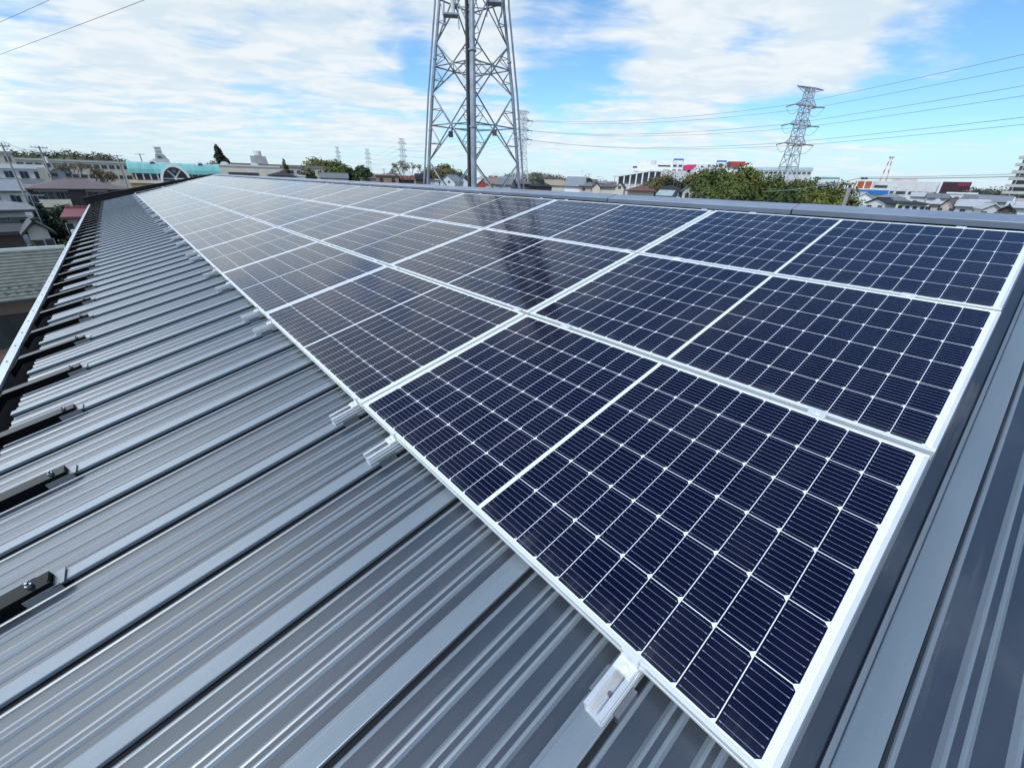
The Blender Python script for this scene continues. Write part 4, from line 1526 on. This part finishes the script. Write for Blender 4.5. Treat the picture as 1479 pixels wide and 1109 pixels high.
# small antenna platforms and equipment
for (fx, fy, zz) in ((-1.05, -.6, 8.35), (1.15, -.55, 8.95), (-1.0, .5, 12.6), (1.0, .6, 14.5)):
    m_ = MB()
    m_.box(fx - .42, fx + .42, fy - .3, fy + .3, zz - tg, zz - tg + .07)
    pf = m_.obj("platform", steelm, T)
    rl_ = MB()
    for sx_ in (-.38, .38):
        for sy_ in (-.26, .26):
            rl_.tube((fx + sx_, fy + sy_, zz - tg - .45), (fx + sx_ * .9, fy + sy_, zz - tg + .8), .022, .022, 5)
    rl_.path([(fx - .38, fy - .26, zz - tg + .75), (fx + .38, fy - .26, zz - tg + .75), (fx + .38, fy + .26, zz - tg + .75), (fx - .38, fy + .26, zz - tg + .75), (fx - .38, fy - .26, zz - tg + .75)], .02, 5)
    rl_.obj("railing", steelm, pf)
    an = MB()
    an.tube((fx + .1, fy - .1, zz - tg + .1), (fx + .1, fy - .1, zz - tg + 1.3), .11, .11, 8)
    an.obj("antenna", palem, pf)
for (i_, f_, zz, mt) in ((3, .5, 3.15, trimm), (1, .52, 3.3, pm("red_lamp_box", (.16, .05, .05), .5))):
    pa, pb = leg_at(i_, zz), leg_at(0, zz)
    c_ = pa.lerp(pb, f_)
    m_ = MB()
    m_.box(c_.x - .12, c_.x + .12, c_.y - .12, c_.y + .12, c_.z - .16, c_.z + .12)
    m_.obj("junction_box", mt, T)
# antenna platforms higher up, seen only as the dark reflection in the panels
dkm = pm("dark_antenna_grey", (.06, .065, .07), .6, 0, .1, 1)
for (za_, ra_, na_, ha_) in ((11.9, 1.25, 6, 2.2), (14.6, 1.05, 8, 2.4), (17.4, .95, 8, 2.2)):
    m_ = MB()
    m_.tube((0, 0, za_ - tg), (0, 0, za_ - tg + .14), ra_, ra_, 14)
    pf = m_.obj("antenna_platform", dkm, T)
    for q in range(na_):
        a_ = q * 2 * pi / na_ + .2
        an = MB()
        an.box(-.19, .19, -.09, .09, 0, ha_)
        ao = an.obj("panel_antenna", dkm, pf)
        ao.location = (ra_ * cos(a_), ra_ * sin(a_), za_ - tg + .141)
        ao.rotation_euler = (0, 0, a_ + pi / 2)
m_ = MB()
for q in range(6):
    a_ = q * pi / 3
    m_.tube((1.6 * cos(a_), 1.6 * sin(a_), 20.2 - tg), (1.6 * cos(a_), 1.6 * sin(a_), 22.6 - tg), .16, .16, 8)
    m_.tube((.8 * cos(a_), .8 * sin(a_), 21 - tg), (1.6 * cos(a_), 1.6 * sin(a_), 21 - tg), .04, .04, 5)
m_.tube((0, 0, 20.9 - tg), (0, 0, 21.1 - tg), 1.0, 1.0, 12)
m_.obj("antenna_ring", palem, T)

# ------------------------------------------------------------------ transmission pylons


def pylon(label, az, d, ztop, bw, tw, arms, rz, group=None, thick=1.0, mat=None, toparm=None, ins=True, step=1.7):
    mat = mat or pylm
    x, y = polar(az, d)
    g = gz(x, y)
    P_ = thing("transmission_pylon", label, "pylon", (x, y, g), (0, 0, rz), group)
    H = ztop - g
    hz = [0]
    zz = 0

    def half(z):
        t_ = z / H
        if t_ < .55:
            return bw + (tw * 1.5 - bw) * t_ / .55
        return tw * 1.5 + (tw - tw * 1.5) * (t_ - .55) / .45
    while zz < H - .5:
        zz += max(1.6, half(zz) * step)
        hz.append(min(zz, H))
    b_ = MB()
    r1, r2 = .16 * thick, .075 * thick
    C4 = [(-1, -1), (1, -1), (1, 1), (-1, 1)]
    for a__, c__ in zip(hz, hz[1:]):
        ha, hc = half(a__), half(c__)
        for q in range(4):
            p_, p2 = C4[q], C4[(q + 1) % 4]
            b_.tube((p_[0] * ha, p_[1] * ha, a__), (p_[0] * hc, p_[1] * hc, c__), r1, r1, 4)
            b_.tube((p_[0] * ha, p_[1] * ha, a__), (p2[0] * hc, p2[1] * hc, c__), r2, r2, 4)
            b_.tube((p2[0] * ha, p2[1] * ha, a__), (p_[0] * hc, p_[1] * hc, c__), r2, r2, 4)
            b_.tube((p_[0] * hc, p_[1] * hc, c__), (p2[0] * hc, p2[1] * hc, c__), r2, r2, 4)
    b_.obj("lattice_body", mat, P_)
    att = []
    for (za, L) in arms:
        z = za - g
        h_ = half(z)
        for sgn in (-1, 1):
            m_ = MB()
            tip = Vector((sgn * L, 0, z))
            for sy_ in (-1, 1):
                m_.tube((sgn * h_, sy_ * h_, z), tip, r1 * .8, r1 * .6, 4)
                m_.tube((sgn * h_, sy_ * h_, z + L * .30), tip, r1 * .7, r1 * .5, 4)
                for f_ in (.3, .6):
                    pa = Vector((sgn * h_, sy_ * h_, z)).lerp(tip, f_)
                    pb = Vector((sgn * h_, sy_ * h_, z + L * .30)).lerp(tip, f_)
                    m_.tube(pa, pb, r2, r2, 4)
            m_.tube((sgn * h_, -h_, z), (sgn * h_, h_, z), r2, r2, 4)
            ao = m_.obj("crossarm", mat, P_)
            if ins:
                for sy_ in (-1, 1):
                    i__ = MB()
                    i__.tube(tip, tip + Vector((0, sy_ * 2.6, -.35)), .16 * thick, .16 * thick, 6)
                    i__.obj("insulator_string", pm("insulator_brown", (.20, .19, .20), .4), ao)
                jl = MB()
                ppts = []
                for q in range(9):
                    t_ = -1 + q / 4
                    ppts.append(tip + Vector((0, t_ * 2.6, -.35 - 2.2 * (1 - t_ * t_))))
                jl.path(ppts, .05 * thick, 4)
                jl.obj("jumper_loop", wirem, ao)
            att.append(tip)
    if toparm:
        za, L = toparm
        z = za - g
        m_ = MB()
        for sy_ in (-1, 1):
            m_.tube((-L, 0, z), (L, 0, z), r1 * .7, r1 * .7, 4)
            m_.tube((-L, 0, z), (-half(H), sy_ * half(H), z - 1.2), r2, r2, 4)
            m_.tube((L, 0, z), (half(H), sy_ * half(H), z - 1.2), r2, r2, 4)
            m_.tube((-L, 0, z), (-half(H), sy_ * half(H), z), r2, r2, 4)
            m_.tube((L, 0, z), (half(H), sy_ * half(H), z), r2, r2, 4)
        m_.obj("earth_wire_arm", mat, P_)
        att += [Vector((-L, 0, z)), Vector((L, 0, z))]
    c, s_ = cos(rz), sin(rz)
    return P_, [Vector((x + p_.x * c - p_.y * s_, y + p_.x * s_ + p_.y * c, g + p_.z)) for p_ in att]


PRz = [zat(e, 178) for e in (4.17, 5.80, 7.42)]
pR, aR = pylon("tall grey lattice pylon with three crossarms rising out of the big green trees", 71.2, 178, zat(8.85, 178), 3.4, .95,
               [(z, 5.2) for z in PRz], radians(-17), None, 1.15, None, (zat(8.85, 178), 6.2))
P2z = [zat(e, 250) for e in (4.47, 5.38, 6.35)]
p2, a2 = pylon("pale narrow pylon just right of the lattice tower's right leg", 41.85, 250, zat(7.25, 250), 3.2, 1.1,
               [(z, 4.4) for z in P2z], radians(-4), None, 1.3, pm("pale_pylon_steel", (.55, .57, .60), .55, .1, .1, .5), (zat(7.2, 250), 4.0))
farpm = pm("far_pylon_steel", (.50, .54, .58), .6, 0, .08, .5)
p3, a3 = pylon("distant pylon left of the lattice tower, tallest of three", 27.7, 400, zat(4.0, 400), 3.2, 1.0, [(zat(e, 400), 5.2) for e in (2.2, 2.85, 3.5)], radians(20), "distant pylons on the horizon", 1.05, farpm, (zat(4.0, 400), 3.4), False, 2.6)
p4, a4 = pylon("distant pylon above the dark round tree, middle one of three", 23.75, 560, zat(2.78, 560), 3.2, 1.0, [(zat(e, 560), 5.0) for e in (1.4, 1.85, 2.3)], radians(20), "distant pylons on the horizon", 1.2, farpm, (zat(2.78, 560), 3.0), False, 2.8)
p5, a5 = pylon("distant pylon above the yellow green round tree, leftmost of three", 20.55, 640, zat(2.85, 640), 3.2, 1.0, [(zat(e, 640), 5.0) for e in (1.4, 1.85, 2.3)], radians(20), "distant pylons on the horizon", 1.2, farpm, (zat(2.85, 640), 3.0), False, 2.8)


def wire(name, label, a_, b_, sag, r, cat="power line", group=None, n=26):
    m_ = MB()
    pts_ = []
    a_, b_ = Vector(a_), Vector(b_)
    for q in range(n + 1):
        t_ = q / n
        p_ = a_.lerp(b_, t_)
        p_.z -= 4 * sag * t_ * (1 - t_)
        pts_.append(p_)
    m_.path(pts_, r, 4)
    return tag(m_.obj(name, wirem), label, cat, group)


LVL = ["lowest", "middle", "upper"]
for q in range(3):
    for s_ in range(2):
        side_ = "near" if s_ == 0 else "far"
        wire("power_line", "%s %s-side wire sagging between the pale pylon and the tall pylon" % (LVL[q], side_), a2[q * 2 + s_], aR[q * 2 + s_], 2.6, .05, group="wires between the two right pylons")
        p_ = aR[q * 2 + s_]
        dv = Vector((-33, -48, 0)) * 2.4
        e_ = p_ + dv
        e_.z += 1.5
        wire("power_line", "%s %s-side wire running from the tall pylon to the right picture edge" % (LVL[q], side_), p_, e_, .9, .045, group="wires leaving the tall pylon to the right")
        wire("power_line", "%s %s-side wire passing behind the lattice tower to the tallest distant pylon" % (LVL[q], side_), a3[q * 2 + s_], a2[q * 2 + s_], 4.0, .035, group="wires behind the lattice tower")
        wire("power_line", "%s %s-side wire between the tallest and the middle distant pylon" % (LVL[q], side_), a4[q * 2 + s_], a3[q * 2 + s_], 4.0, .045, group="faint wires between distant pylons")

# two slack wires crossing the sky at top left
z_ = 5.94
wire("overhead_wire", "upper of two thin wires crossing the sky at top left", (-15.5, 66, z_), (4.2, 9.8, z_), .15, .0075, "overhead wire", "thin wires over the roof")
wire("overhead_wire", "longer lower of two thin wires crossing the sky at top left", (-13.2, 66, z_), (6.4, 7.0, z_), .15, .0085, "overhead wire", "thin wires over the roof")

# low cables on the right with a splice, and their pole
xa, ya = polar(69.5, 62)
xk, yk = polar(77.45, 60)
xb, yb = polar(92.5, 62)
wire("telephone_cable", "black cable with a dark splice running in front of the mall to the right", (xk, yk, zat(1.10, 60)), (xb, yb, zat(1.70, 62)), .12, .035, "cable", "low cables before the mall")
wire("telephone_cable", "thinner cable just above the black spliced cable before the mall", (xk, yk, zat(1.16, 60) + .05), (xb, yb, zat(1.92, 62)), .12, .022, "cable", "low cables before the mall")
wire("telephone_cable", "slack dark cable drooping across the big trees to the left", (xa, ya, zat(-.35, 62)), (xk, yk, zat(1.10, 60)), .25, .03, "cable", "low cables before the mall")
sp_ = MB()
dv = Vector((cos(radians(77.45)), -sin(radians(77.45)), .02))
c0 = Vector((xk, yk, zat(1.10, 60)))
for o_, r_ in ((.35, .12), (.62, .11)):
    sp_.tube(c0 + dv * (o_ - .17), c0 + dv * o_, r_ * .5, r_, 8).tube(c0 + dv * o_, c0 + dv * (o_ + .17), r_, r_ * .4, 8)
sp_.tube(c0, c0 + dv * .9, .03, .03, 5)
tag(sp_.obj("cable_splice", trimm), "two black bulges on the cable at the left end of the mall", "cable splice")


def pole(label, az, d, eltop, arms=(), r=.15, mat=None, group=None, trans=False):
    x, y = polar(az, d)
    g = gz(x, y)
    h = zat(eltop, d) - g
    P_ = thing("utility_pole", label, "utility pole", (x, y, g), (0, 0, -radians(az)), group)
    m_ = MB()
    m_.tube((0, 0, 0), (0, 0, h), r * 1.25, r * .8, 10)
    m_.obj("shaft", mat or concm, P_)
    for (dz_, L) in arms:
        m_ = MB()
        m_.box(-L, L, -.06, .06, h - dz_, h - dz_ + .12)
        ao = m_.obj("crossarm", steelm, P_)
        for xx in (-L * .85, -L * .4, L * .4, L * .85):
            i__ = MB()
            i__.tube((xx, 0, h - dz_ + .12), (xx, 0, h - dz_ + .36), .06, .05, 6)
            i__.obj("insulator", whitem, ao)
    if trans:
        m_ = MB()
        m_.tube((.38, -.1, h - 2.6), (.38, -.1, h - 1.6), .26, .26, 10)
        m_.obj("transformer", palem, P_)
    return P_


pole("grey utility pole in front of the tall grey block at the left edge", -6.1, 72, 1.65, ((.35, .55),), .09, pm("dark_pole", (.27, .26, .25), .8), "utility poles on the left")
pole("utility pole with crossarm and transformer above the white flat roof", -4.0, 118, 1.55, ((.3, 1.1), (1.1, .9)), .17, None, "utility poles on the left", True)
pole("thin utility pole left of the turquoise roof", .9, 160, 1.15, ((.3, 1.1),), .16, None, "utility poles on the left")
pole("utility pole directly behind the turquoise roof's left end", 2.6, 185, 1.35, ((.3, 1.2),), .17, None, "utility poles on the left")
pole("far utility pole left of the bare trees, near the lattice tower", 25.4, 230, .85, ((.3, 1.1),), .2, None, "utility poles near the lattice tower")
pole("far utility pole right of the dark round tree", 22.6, 240, .75, ((.3, 1.1),), .2, None, "utility poles near the lattice tower")
pole("short grey utility pole at the right end of the big trees", 77.0, 58, .25, ((.15, .5),), .22, None, None)
pole("white pole standing above the dark wood", 76.0, 200, 1.08, (), .28, whitem, None)
pole("utility pole with crossarm right of the steep slate house", 50.1, 215, 1.0, ((.3, 1.2),), .16, None, "utility poles before the shopping centre")
pole("utility pole at the left end of the shopping centre", 53.2, 225, .85, ((.3, 1.2),), .16, None, "utility poles before the shopping centre")
pole("white lamp pole on the roof line before the apartment tower", 88.55, 130, -.1, (), .12, whitem, None)

PA, PB, PC = polar(-6.0, 72), polar(-4.0, 118), polar(.9, 160)
for (p_, q_, z1_, z2_, lb) in ((PA, PB, zat(1.8, 72), zat(1.45, 118), "upper thin wire from the grey left pole to the crossarm pole"),
                               (PA, PB, zat(1.35, 72), zat(1.05, 118), "lower thin wire from the grey left pole to the crossarm pole"),
                               (PB, PC, zat(1.45, 118), zat(1.05, 160), "thin wire from the crossarm pole to the thin pole left of the turquoise roof")):
    wire("overhead_wire", lb, (p_[0], p_[1], z1_), (q_[0], q_[1], z2_), .6, .022, "overhead wire", "wires between the left poles")

# ------------------------------------------------------------------ trees
import numpy as np


def leaf_mesh(name, blobs, n, size, mat, seed, clump=.30, sub=26):
    """many small leaf cards gathered in clumps over the surface of overlapping blobs"""
    rng = np.random.default_rng(seed)
    vol = np.array([b_[3] * b_[4] * b_[5] for b_ in blobs]) ** (2 / 3)
    vol = vol / vol.sum()
    P_, N_ = [], []
    for b_, w_ in zip(blobs, vol):
        m = max(8, int(n * w_))
        c = np.array(b_[:3])
        r = np.array(b_[3:6])
        ns = max(6, int(sub * (1 + 2 * w_)))
        dirs = rng.normal(size=(ns, 3))
        dirs /= np.linalg.norm(dirs, axis=1)[:, None]
        rad = .55 + .45 * rng.random(ns) ** .5
        cen = dirs * rad[:, None]
        idx = rng.integers(0, ns, m)
        off = np.clip(rng.normal(size=(m, 3)), -1.35, 1.35) * clump
        off[:, 2] *= .65
        p = cen[idx] + off
        nn = off + dirs[idx] * .35 + rng.normal(size=(m, 3)) * .22
        P_.append(c + p * r)
        N_.append(nn)
    p = np.concatenate(P_)
    nn = np.concatenate(N_)
    nn /= np.linalg.norm(nn, axis=1)[:, None] + 1e-9
    m = len(p)
    a_ = np.cross(nn, rng.normal(size=(m, 3)))
    a_ /= np.linalg.norm(a_, axis=1)[:, None] + 1e-9
    b_ = np.cross(nn, a_)
    s_ = size * (.6 + .8 * rng.random(m))[:, None]
    V = np.empty((m, 4, 3))
    V[:, 0] = p + a_ * s_
    V[:, 1] = p + b_ * s_ * .6
    V[:, 2] = p - a_ * s_
    V[:, 3] = p - b_ * s_ * .6
    me = bpy.data.meshes.new(name)
    me.vertices.add(4 * m)
    me.vertices.foreach_set('co', V.ravel())
    me.loops.add(4 * m)
    me.loops.foreach_set('vertex_index', np.arange(4 * m))
    me.polygons.add(m)
    me.polygons.foreach_set('loop_start', np.arange(0, 4 * m, 4))
    me.polygons.foreach_set('loop_total', np.full(m, 4))
    me.update()
    me.validate()
    me.materials.append(mat)
    return me


barkm = pm("bark", (.055, .045, .036), .9, 0, .3, 3)
G_mid = leafmat("leaves_mid_green", (.066, .092, .024))
G_yel = leafmat("leaves_yellow_green", (.096, .118, .026))
G_dark = leafmat("leaves_dark_green", (.032, .058, .022))
G_con = leafmat("conifer_needles", (.014, .026, .014))
G_olive = leafmat("leaves_olive", (.11, .115, .042))
G_grey = leafmat("leaves_grey_green", (.125, .135, .085))
G_bud = leafmat("buds_pale_brown", (.13, .11, .070))
G_rust = leafmat("leaves_rusty_green", (.12, .10, .042))


def tree(label, az, d, eltop, rw, mat, seed, n=4000, shape='round', base=.25, group=None, size=.22, name="tree", elbase=None):
    x, y = polar(az, d)
    g = gz(x, y)
    H = zat(eltop, d) - g
    t_ = thing(name, label, "tree", (x, y, g), (0, 0, seed * 1.3), group)
    rng = random.Random(seed)
    # trunk and limbs
    m_ = MB()
    r0 = max(.10, H * .022)
    m_.tube((0, 0, 0), (.1, .05, H * base), r0, r0 * .75, 8)
    m_.tube((.1, .05, H * base), (0, .1, H * .62), r0 * .75, r0 * .4, 7)
    for q in range(7):
        a_ = q * 2.4 + seed
        z0_ = H * (base + .04 * q)
        m_.tube((.05, .05, z0_), (cos(a_) * rw * .6, sin(a_) * rw * .6, z0_ + H * (.18 + .12 * rng.random())), r0 * .42, r0 * .12, 5)
    m_.obj("trunk", barkm, t_)
    bl = []
    if shape == 'round':
        hz = H * (1 - base) / 2
        zc = H * base + hz
        bl.append((0, 0, zc, rw * .72, rw * .72, hz * .9))
        for q in range(9):
            a_ = q * 2.399 + seed
            e_ = -.5 + 1.3 * rng.random()
            rr = rw * (.30 + .16 * rng.random())
            bl.append((cos(a_) * rw * .58 * cos(e_), sin(a_) * rw * .58 * cos(e_), zc + hz * .62 * sin(e_), rr, rr, hz * (.34 + .12 * rng.random())))
    elif shape == 'conifer':
        for q in range(9):
            f_ = q / 8
            rr = rw * (1 - f_ * .80)
            bl.append((.12 * rw * rng.uniform(-1, 1), .12 * rw * rng.uniform(-1, 1), H * (base + (1 - base) * (f_ * .93)), rr, rr, H * .10))
    elif shape == 'spread':
        for q in range(11):
            a_ = q * 2.399 + seed
            rr_ = rw * sqrt((q + .5) / 11) * .85
            zc = H * (.80 - .35 * (rr_ / rw) ** 2 + rng.uniform(-.08, .06))
            b_ = rw * (.24 + .12 * rng.random())
            bl.append((cos(a_) * rr_, sin(a_) * rr_, zc, b_, b_, H * .13))
        for q in range(8):
            a_ = q * .8 + seed
            bl.append((cos(a_) * rw * .7, sin(a_) * rw * .7, H * .38, rw * .3, rw * .3, H * .2))
    link("crown", leaf_mesh("crown", bl, int(n * 2.6), max(size, d * .0020), mat, seed, .26, 70 if shape == 'conifer' else 44), t_)
    return t_


def bare_tree(label, az, d, eltop, rw, mat, seed, n=900, group=None):
    """tree still nearly leafless: a fan of fine twigs with sparse buds"""
    x, y = polar(az, d)
    g = gz(x, y)
    H = zat(eltop, d) - g
    t_ = thing("bare_tree", label, "tree", (x, y, g), (0, 0, 0), group)
    rng = random.Random(seed)
    m_ = MB()
    tips = []

    def grow(p, dv, L, r, lvl):
        q = p + dv * L
        m_.tube(p, q, r, r * .62, 5 if lvl < 2 else 4)
        if lvl >= 4:
            tips.append(q)
            return
        for i_ in range(3):
            nd = (dv + Vector((rng.uniform(-1, 1), rng.uniform(-1, 1), rng.uniform(-.25, .75))) * .75).normalized()
            grow(q, nd, L * rng.uniform(.62, .80), r * .58, lvl + 1)
    s0 = H * .30
    grow(Vector((0, 0, 0)), Vector((0, 0, 1)), s0, H * .022, 0)
    sx_ = rw / max(.1, max(abs(v[0]) for v in m_.v))
    sz_ = H / max(v[2] for v in m_.v)
    m_.v = [(v[0] * sx_, v[1] * sx_, v[2] * sz_) for v in m_.v]
    m_.obj("trunk", barkm, t_)
    bl = [(p.x * sx_, p.y * sx_, p.z * sz_, rw * .12, rw * .12, rw * .10) for p in tips[::2]]
    link("crown", leaf_mesh("crown", bl, n, .13, mat, seed, .5, 6), t_)
    return t_


# left
bare_tree("nearly leafless spreading tree behind the brown hip roof", -1.75, 112, .32, 4.2, G_bud, 3, 1500)
tree("tall dark conifer rising behind the turquoise hall's right end", 9.15, 185, 2.22, 4.4, G_con, 5, 4200, 'conifer', .12, None, .26, "conifer")
tree("small olive tree beside the dark conifer, left of it", 8.2, 190, 1.0, 2.6, G_grey, 6, 900, 'round', .3)
tree("slim yellow green tree with a pointed tip before the brown school", 15.0, 175, 1.20, 2.4, G_olive, 8, 1500, 'conifer', .1)
tree("loose olive tree covering the brown school's right half", 17.0, 178, .85, 3.2, G_grey, 9, 1500, 'round', .2)
tree("olive bushy tree behind the right end of the brown school", 18.15, 260, 1.74, 9.5, G_olive, 10, 6500, 'round', .15, None, .34)
tree("rounded yellow green tree right of the brown school", 20.2, 170, 1.58, 5.4, G_mid, 11, 6500, 'round', .12, None, .24)
tree("dark lower bush leaning right of the rounded yellow green tree", 21.3, 172, 1.05, 4.0, G_dark, 12, 2400, 'round', .1)
tree("dark round tree standing alone between the yellow green tree and the lattice tower", 23.0, 168, 1.28, 3.7, G_dark, 13, 5200, 'round', .1)
bare_tree("pale budding tree left of the lattice tower, larger one", 28.2, 150, 1.65, 4.6, G_bud, 14, 1800)
bare_tree("pale budding tree touching the lattice tower's left leg, smaller one", 29.6, 155, 1.35, 3.4, G_grey, 15, 1400)
tree("rusty green tree just right of the lattice tower's left leg", 31.0, 160, 1.36, 4.4, G_rust, 16, 2400)
tree("rounded olive green tree between the tower's left and front legs", 32.6, 165, 1.56, 5.6, G_olive, 17, 3600)
tree("low dark bush left of the tower's front leg", 34.2, 170, 1.0, 3.4, G_dark, 18, 1800)
tree("yellowish shrub tree beside the pink brown roof", 38.2, 170, .45, 2.2, G_olive, 19, 900)
tree("small dark tree right of the steep slate house", 49.9, 190, .75, 3.2, G_dark, 20, 1300)
# right, from the shopping centre to the mall
tree("brownish half-leafless tree before the shopping centre", 58.8, 108, 2.1, 4.6, G_rust, 21, 3000, 'spread', .2, "big trees on the right", .2)
tree("grey green bush at the left foot of the brownish tree", 57.4, 106, .70, 2.8, G_grey, 22, 2000, 'round', .1, "big trees on the right", .2)
tree("compact dark evergreen tree left of the big green trees", 60.1, 104, 1.25, 2.9, G_con, 23, 3400, 'round', .12, "big trees on the right", .2)
tree("loose brown green tree under the magenta sign", 62.5, 108, 2.1, 4.4, G_olive, 24, 4200, 'round', .15, "big trees on the right", .22)
tree("tallest big green tree left of the tall pylon", 64.6, 92, 2.35, 4.9, G_mid, 25, 8500, 'round', .08, "big trees on the right", .24)
tree("big green tree right beside the tallest one", 67.0, 94, 2.2, 4.7, G_yel, 26, 8500, 'round', .08, "big trees on the right", .24)
tree("lower full green tree in front of the two tallest", 66.0, 82, 1.1, 4.6, G_mid, 27, 6500, 'round', .06, "big trees on the right", .22)
tree("green tree sloping down left of the pylon's foot", 69.3, 96, 1.6, 4.4, G_mid, 28, 6500, 'round', .08, "big trees on the right", .24)
tree("brownish loose tree at the pylon's foot", 71.2, 104, .95, 4.2, G_rust, 29, 4000, 'round', .1, "big trees on the right", .22)
tree("rounded green tree right of the pylon's foot", 73.4, 98, 1.3, 4.0, G_mid, 30, 6500, 'round', .08, "big trees on the right", .24)
tree("lower yellow green tree right of the pylon", 75.0, 84, .5, 4.0, G_yel, 31, 5500, 'round', .06, "big trees on the right", .22)
tree("dark green low tree between the pylon trees", 71.6, 80, -.05, 4.2, G_dark, 32, 4500, 'round', .06, "big trees on the right", .22)
tree("green tree beside the short grey utility pole", 76.4, 90, .85, 3.2, G_olive, 33, 5000, 'round', .06, "big trees on the right", .22)
tree("low olive bush right of the short grey utility pole", 77.9, 84, -.30, 2.0, G_olive, 34, 2600, 'round', .06, "big trees on the right", .2)
# left gap between the houses
tree("yellow green garden shrub beside the gabled porch house", -6.85, 37.5, -5.75, .85, G_yel, 40, 1500, 'round', .05, None, .07, "shrub")
tree("dark garden tree between the grey roofed and red roofed houses", -4.7, 56, -3.6, 1.4, G_con, 41, 2400, 'round', .05, "dark garden trees", .12)
tree("second dark garden tree nearer the porch house's right side", -4.55, 47, -5.3, 1.0, G_dark, 42, 1800, 'round', .05, "dark garden trees", .1)
tree("dark hedge tree at the foot of the brown balconies", -3.9, 90, -2.95, 2.4, G_dark, 43, 2400, 'round', .05, "dark garden trees", .16)
tree("dark hedge tree left of the brown house", -6.2, 92, -2.35, 2.2, G_dark, 44, 2200, 'round', .05, "dark garden trees", .16)


def wooded_hill(name, prof_, d, depth, mats, seed, n, size):
    """prof_: (azimuth, elevation of the tree tops)"""
    rng = random.Random(seed)
    m_ = MB()
    rows = []
    for (az, el) in prof_:
        x0_, y0_ = polar(az, d - depth * .5)
        x1_, y1_ = polar(az, d)
        x2_, y2_ = polar(az, d + depth)
        zt_ = zat(el, d) - 3.5
        rows.append([(x0_, y0_, gz(x0_, y0_) - 1), (x1_, y1_, max(zt_, gz(x1_, y1_))), (x2_, y2_, gz(x2_, y2_) - 2)])
    for r_ in rows:
        m_.v += r_
    for q in range(len(rows) - 1):
        for w_ in range(2):
            i_ = q * 3 + w_
            m_.f.append((i_, i_ + 3, i_ + 4, i_ + 1))
    h_ = m_.obj(name + "_ground", gm)
    h_.name = "hill"
    tag(h_, kind='structure')
    bl = []
    cnt = 60
    for q in range(cnt):
        f_ = q / (cnt - 1) * (len(prof_) - 1)
        i_ = min(int(f_), len(prof_) - 2)
        az = prof_[i_][0] + (prof_[i_ + 1][0] - prof_[i_][0]) * (f_ - i_)
        el = prof_[i_][1] + (prof_[i_ + 1][1] - prof_[i_][1]) * (f_ - i_)
        for w_ in range(3):
            dd = d - depth * .42 * w_ / 2 + rng.uniform(-8, 8)
            x_, y_ = polar(az + rng.uniform(-.1, .1), dd)
            top = gz(x_, y_) + (zat(el, d) - gz(x_, y_)) * (1 - w_ * .28) - rng.uniform(0, 2.2)
            rr = rng.uniform(5.5, 9) * d / 600
            bl.append((x_, y_, top - rr * .8, rr, rr, rr * .8))
    me = leaf_mesh(name, bl, int(n * 2.6), size * .75, mats, seed, .30, 20)
    tag(link(name, me), kind='stuff')


wooded_hill("wooded_hill_trees", [(-9, .9), (-7.0, 1.15), (-5.6, 1.22), (-4.6, 1.12), (-3.4, 1.25), (-2.2, 1.38), (-1.2, 1.22), (-.3, 1.30), (.6, 1.05), (1.6, .80), (2.4, .55)], 520, 160, leafmat("hill_leaves_olive", (.055, .065, .028), .55), 51, 9000, 1.0)
wooded_hill("wooded_hill_trees", [(35.6, .25), (37.5, .38), (39, .55), (40.5, .85), (42, 1.02), (43.7, 1.15), (45, 1.05), (46.4, .82), (47.6, .5), (49, .35)], 560, 160, leafmat("hill_leaves_dark", (.035, .050, .024), .5), 52, 8000, 1.0)
wooded_hill("wooded_hill_trees", [(73.2, .7), (74.5, .8), (75.7, .85), (77, .75), (78, .7)], 300, 60, leafmat("hill_leaves_blackish", (.020, .030, .022), .5), 53, 3000, .7)
wooded_hill("wooded_hill_trees", [(84.5, .45), (85.6, .62), (86.2, .50), (87.0, .66), (87.8, .55), (89, .5), (92, .55)], 620, 180, leafmat("hill_leaves_bluish", (.035, .050, .042), .45), 54, 5000, 1.1)
wooded_hill("distant_tree_line", [(2, .42), (8, .45), (14, .40), (22, .38), (27, .42), (33, .36), (48, .35), (53, .42), (56, .4)], 900, 120, leafmat("hill_leaves_far", (.060, .075, .065), .35), 55, 6000, 1.6)
